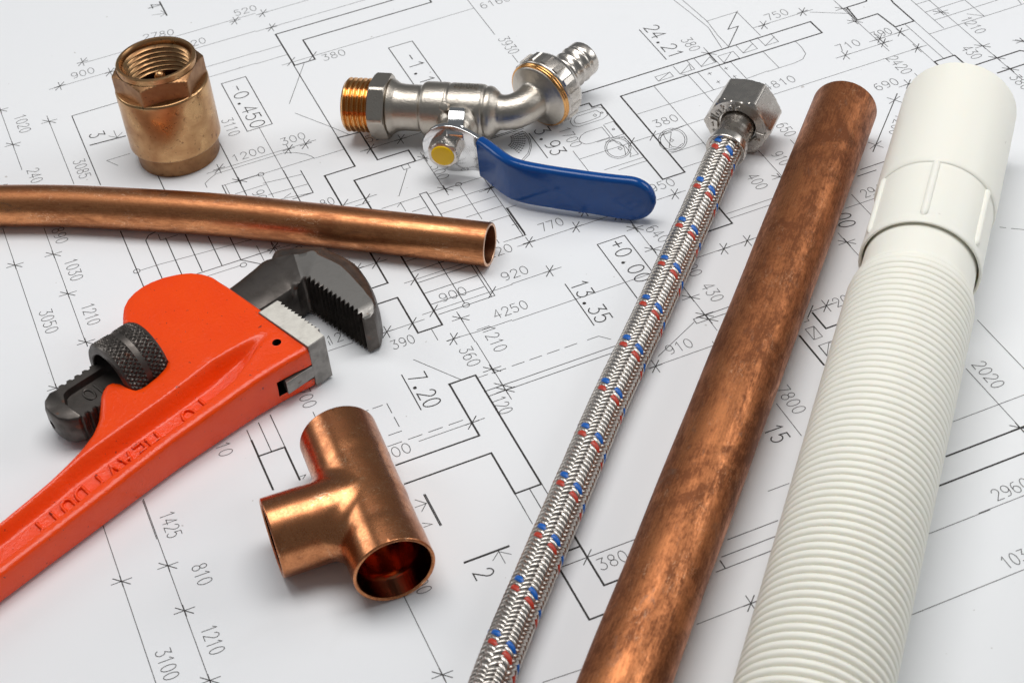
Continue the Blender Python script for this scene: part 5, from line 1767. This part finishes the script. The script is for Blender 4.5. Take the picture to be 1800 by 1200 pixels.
    for (a, b), (c, d_) in zip(IN, OUT):
        s_ = []
        pr = [(0, 1.5), (0, 7.5), (.02, 11.2), (.08, 12.9), (.20, 13.6), (.35, 13.8), (.5, 13.9), (.65, 13.9), (.78, 13.7), (.88, 13.2), (.95, 12.0), (.985, 10.4), (1, 8.6), (1.0, 6.5), (1, 5.5), (1.0, 4.5), (1.0, 3.2), (.99, 2.4), (.97, 1.8), (.94, 1.5)]
        rows.append([(a + (c - a) * q, b + (d_ - b) * q, z) for q, z in pr])
    # corner of the hook, then the toothed jaw
    turn = [((131.8, 28.6), (138.8, 50.6), 14.2, .72, 10.6), ((133.4, 28.5), (143.8, 49.2), 15.0, .62, 9.6), ((134.4, 28.2), (147.8, 46.4), 15.6, .56, 7.8), ((134.7, 27.4), (151.2, 42.4), 15.9, .62, 6.0)]
    for pi, po, zi, fl, zo in turn: rows.append(sec(pi, po, zi, fl, zo))
    first = sec((134.2, 26.8), (153.9, 39.8), 16.0, .56, 6.0, zb=1.0)
    pre = np.array(rows + [first]).reshape(len(rows) + 1, -1)
    rows = [list(map(tuple, r.reshape(-1, 3))) for r in smooth_rows(pre, 46)][:-1]
    npre = len(rows)
    o_tab = [(26.5, 154.3), (38, 153.2), (33, 153.9), (30, 154.2), (20, 152.6), (12.5, 149.7), (6, 146.1), (1, 142.6), (-2.2, 138.8)]
    o_tab = sorted(o_tab)
    w = 26.8; k = 0
    nth = 13; pitch = (26.8 - (-1.2)) / nth
    for i in range(nth):
        for fr, dl in ((0.0, 0.0), (.06, 1.5), (.55, .95), (.94, .08)):
            ww = w - pitch * (i + fr)
            # the outer edge fans out from the jaw face so that sections do not cross
            wo = spl(ww, [(-1.2, -2.0), (3, 2.0), (10, 10.5), (20, 26), (26.8, 39.8)])
            lo = spl(wo, o_tab)
            zi = 16.0 - .8 * sstep(2.5, -1.2, ww)
            fl = interp(ww, [(-1.2, .86), (0, .84), (6, .70), (12, .62), (26.8, .56)])
            zo = interp(ww, [(-1.2, 10.5), (3, 8.5), (10, 6.5), (27, 6.0)])
            lb = 134.2 + fl * (lo - 134.2); fl = (lb - 134.2 - dl) / (lo - 134.2 - dl)
            rows.append(sec((134.2 + dl, ww), (lo, wo), zi, fl, zo, zb=1.0))
    rows.append(sec((134.6, -1.7), (138.0, -2.5), 14.6, .6, 11.0, zb=1.0))
    G_ = np.array(rows); n, m = G_.shape[:2]
    F = grid_faces(n, m); F.append(tuple(range(m))); F.append(tuple(range((n - 1) * m, n * m)))
    ground = []
    for i in range(n - 1):
        for j in range(m):
            ground.append(1 if (i >= 31 and 3 <= j <= 9) else 0)
    ground += [0, 0]
    V = Wl(G_[..., 0], G_[..., 1], G_[..., 2]).reshape(-1, 3)
    hook = obj('hook_jaw', V, F, [M['steel_dark'], M['steel_ground']], base, 32, None, ground)
    # ---- shank end sticking out behind the nut, with thread teeth on both edges
    pts = []
    up_, dn_ = [], []
    w0, w1 = 32.2, 50.3
    k = 0; l = 112.0
    while l > 52:
        up_ += [(l, w1), (l - 1.0, w1 + .1), (l - 1.5, w1 - .8), (l - 2.3, w1 - .9)]
        l -= 2.9
    l2 = 112.0
    while l2 > 50:
        dn_ += [(l2, w0), (l2 - 1.0, w0 - .1), (l2 - 1.5, w0 + .8), (l2 - 2.3, w0 + .9)]
        l2 -= 2.9
    endc = [(49.0, 49.8), (46.2, 48.0), (44.6, 45.2), (44.2, 41.2), (44.6, 37.4), (46.2, 34.6), (48.8, 32.8)]
    out_pts = up_ + endc + dn_[::-1]
    mb = MB(); P = np.array(out_pts); n = len(P); c_ = np.array([78.0, 41.2])
    lev = []
    for z, ins in ((1.8, 1.6), (2.4, .8), (3.6, .3), (7.5, 0), (11.8, 0), (12.7, .25), (13.0, .6)):
        q = P.copy()
        q[:, 1] -= np.sign(P[:, 1] - c_[1]) * np.minimum(ins, np.abs(P[:, 1] - c_[1]))
        q[:, 0] += np.where(P[:, 0] < 50, ins, 0)
        lev.append(Wl(q[:, 0], q[:, 1], z))
    F = grid_faces(len(lev), n)
    # top with a long recessed panel
    rec = []
    for l_, w_ in out_pts:
        ww = np.clip(w_, 41.2 - 5.0, 41.2 + 5.0); ll = max(l_, 49.6)
        if ll < 54: 
            r_ = 5.0 * math.sqrt(max(0, 1 - ((54.6 - ll) / 5.0) ** 2)); ww = 41.2 + np.clip(ww - 41.2, -r_, r_)
        rec.append((ll, ww))
    rec = np.array(rec)
    lev.append(Wl(rec[:, 0], rec[:, 1], 13.0))
    rc2 = rec.copy(); rc2[:, 1] = 41.2 + (rec[:, 1] - 41.2) * .9; rc2[:, 0] += np.where(rec[:, 0] < 55, .5, 0)
    lev.append(Wl(rc2[:, 0], rc2[:, 1], 10.8))
    F = grid_faces(len(lev), n)
    F.append(tuple(range(n))[::-1]); F.append(tuple(range((len(lev) - 1) * n, len(lev) * n)))
    mb.add(np.vstack(lev), F)
    shank = mb.build('shank', M['steel_dark'], base, 40)
    cm = MB(); lathe(cm, [(.01, -4), (1.5, -4), (1.5, 6), (.01, 6)], Wl(45.0, 43.0, 6.8), (*WD, 0), 24); c4 = cm.build('cutter', M['steel_dark'], None, 0)
    boolean(shank, [c4])
    tx = MB()
    for ch, l0 in (('1', 63.2), ('0', 59.6)):
        for st in GLYPH[ch]:
            round_tube(tx, [Wl(l0 - px * 5.0, 44.0 - py * 5.4, 10.95) for px, py in st], .38)
    tx.build('lettering', M['steel_dark'], shank, 60)
    # ---- knurled adjusting nut
    mb = MB()
    nz, nseg = [], 168
    Ls = np.r_[0, .25, .8, np.linspace(1.0, 6.6, 17), 6.8, 7.2, 8.4, 8.8, np.linspace(9.0, 14.2, 16), 14.5, 15.1, 15.4]
    def knurl(Rr, t, z):
        u1 = ((z - 1.0) / 1.9) ; v1 = t * 46 / (2 * np.pi)
        band = ((z > .95) & (z < 6.65)) | ((z > 8.95) & (z < 14.25))
        a = np.abs(((v1 + z * .45) % 1.0) - .5) * 2; b = np.abs(((v1 - z * .45) % 1.0) - .5) * 2
        h = .62 * np.minimum(a, b) * 1.6
        return Rr + np.where(band & (Rr > 10), np.clip(h, 0, .75) - .35, 0)
    prof = [(8.6, 8.0), (8.6, .2), (9.0, -.1), (10.8, -.1), (11.5, .25)] + [(11.75, q) for q in Ls[2:-2]] + [(11.3, 15.3), (9.4, 15.5)]
    lathe(mb, prof, Wl(66.2, 41.2, 11.9), (*WD, 0), nseg * 2, rfun=knurl)
    mb.build('adjusting_nut', M['steel_dark'], base, 30)

def bev(o, w):
    md = o.modifiers.new('bevel', 'BEVEL'); md.width = w * MM; md.segments = 2; md.limit_method = 'ANGLE'; md.angle_limit = math.radians(40)
build_wrench()
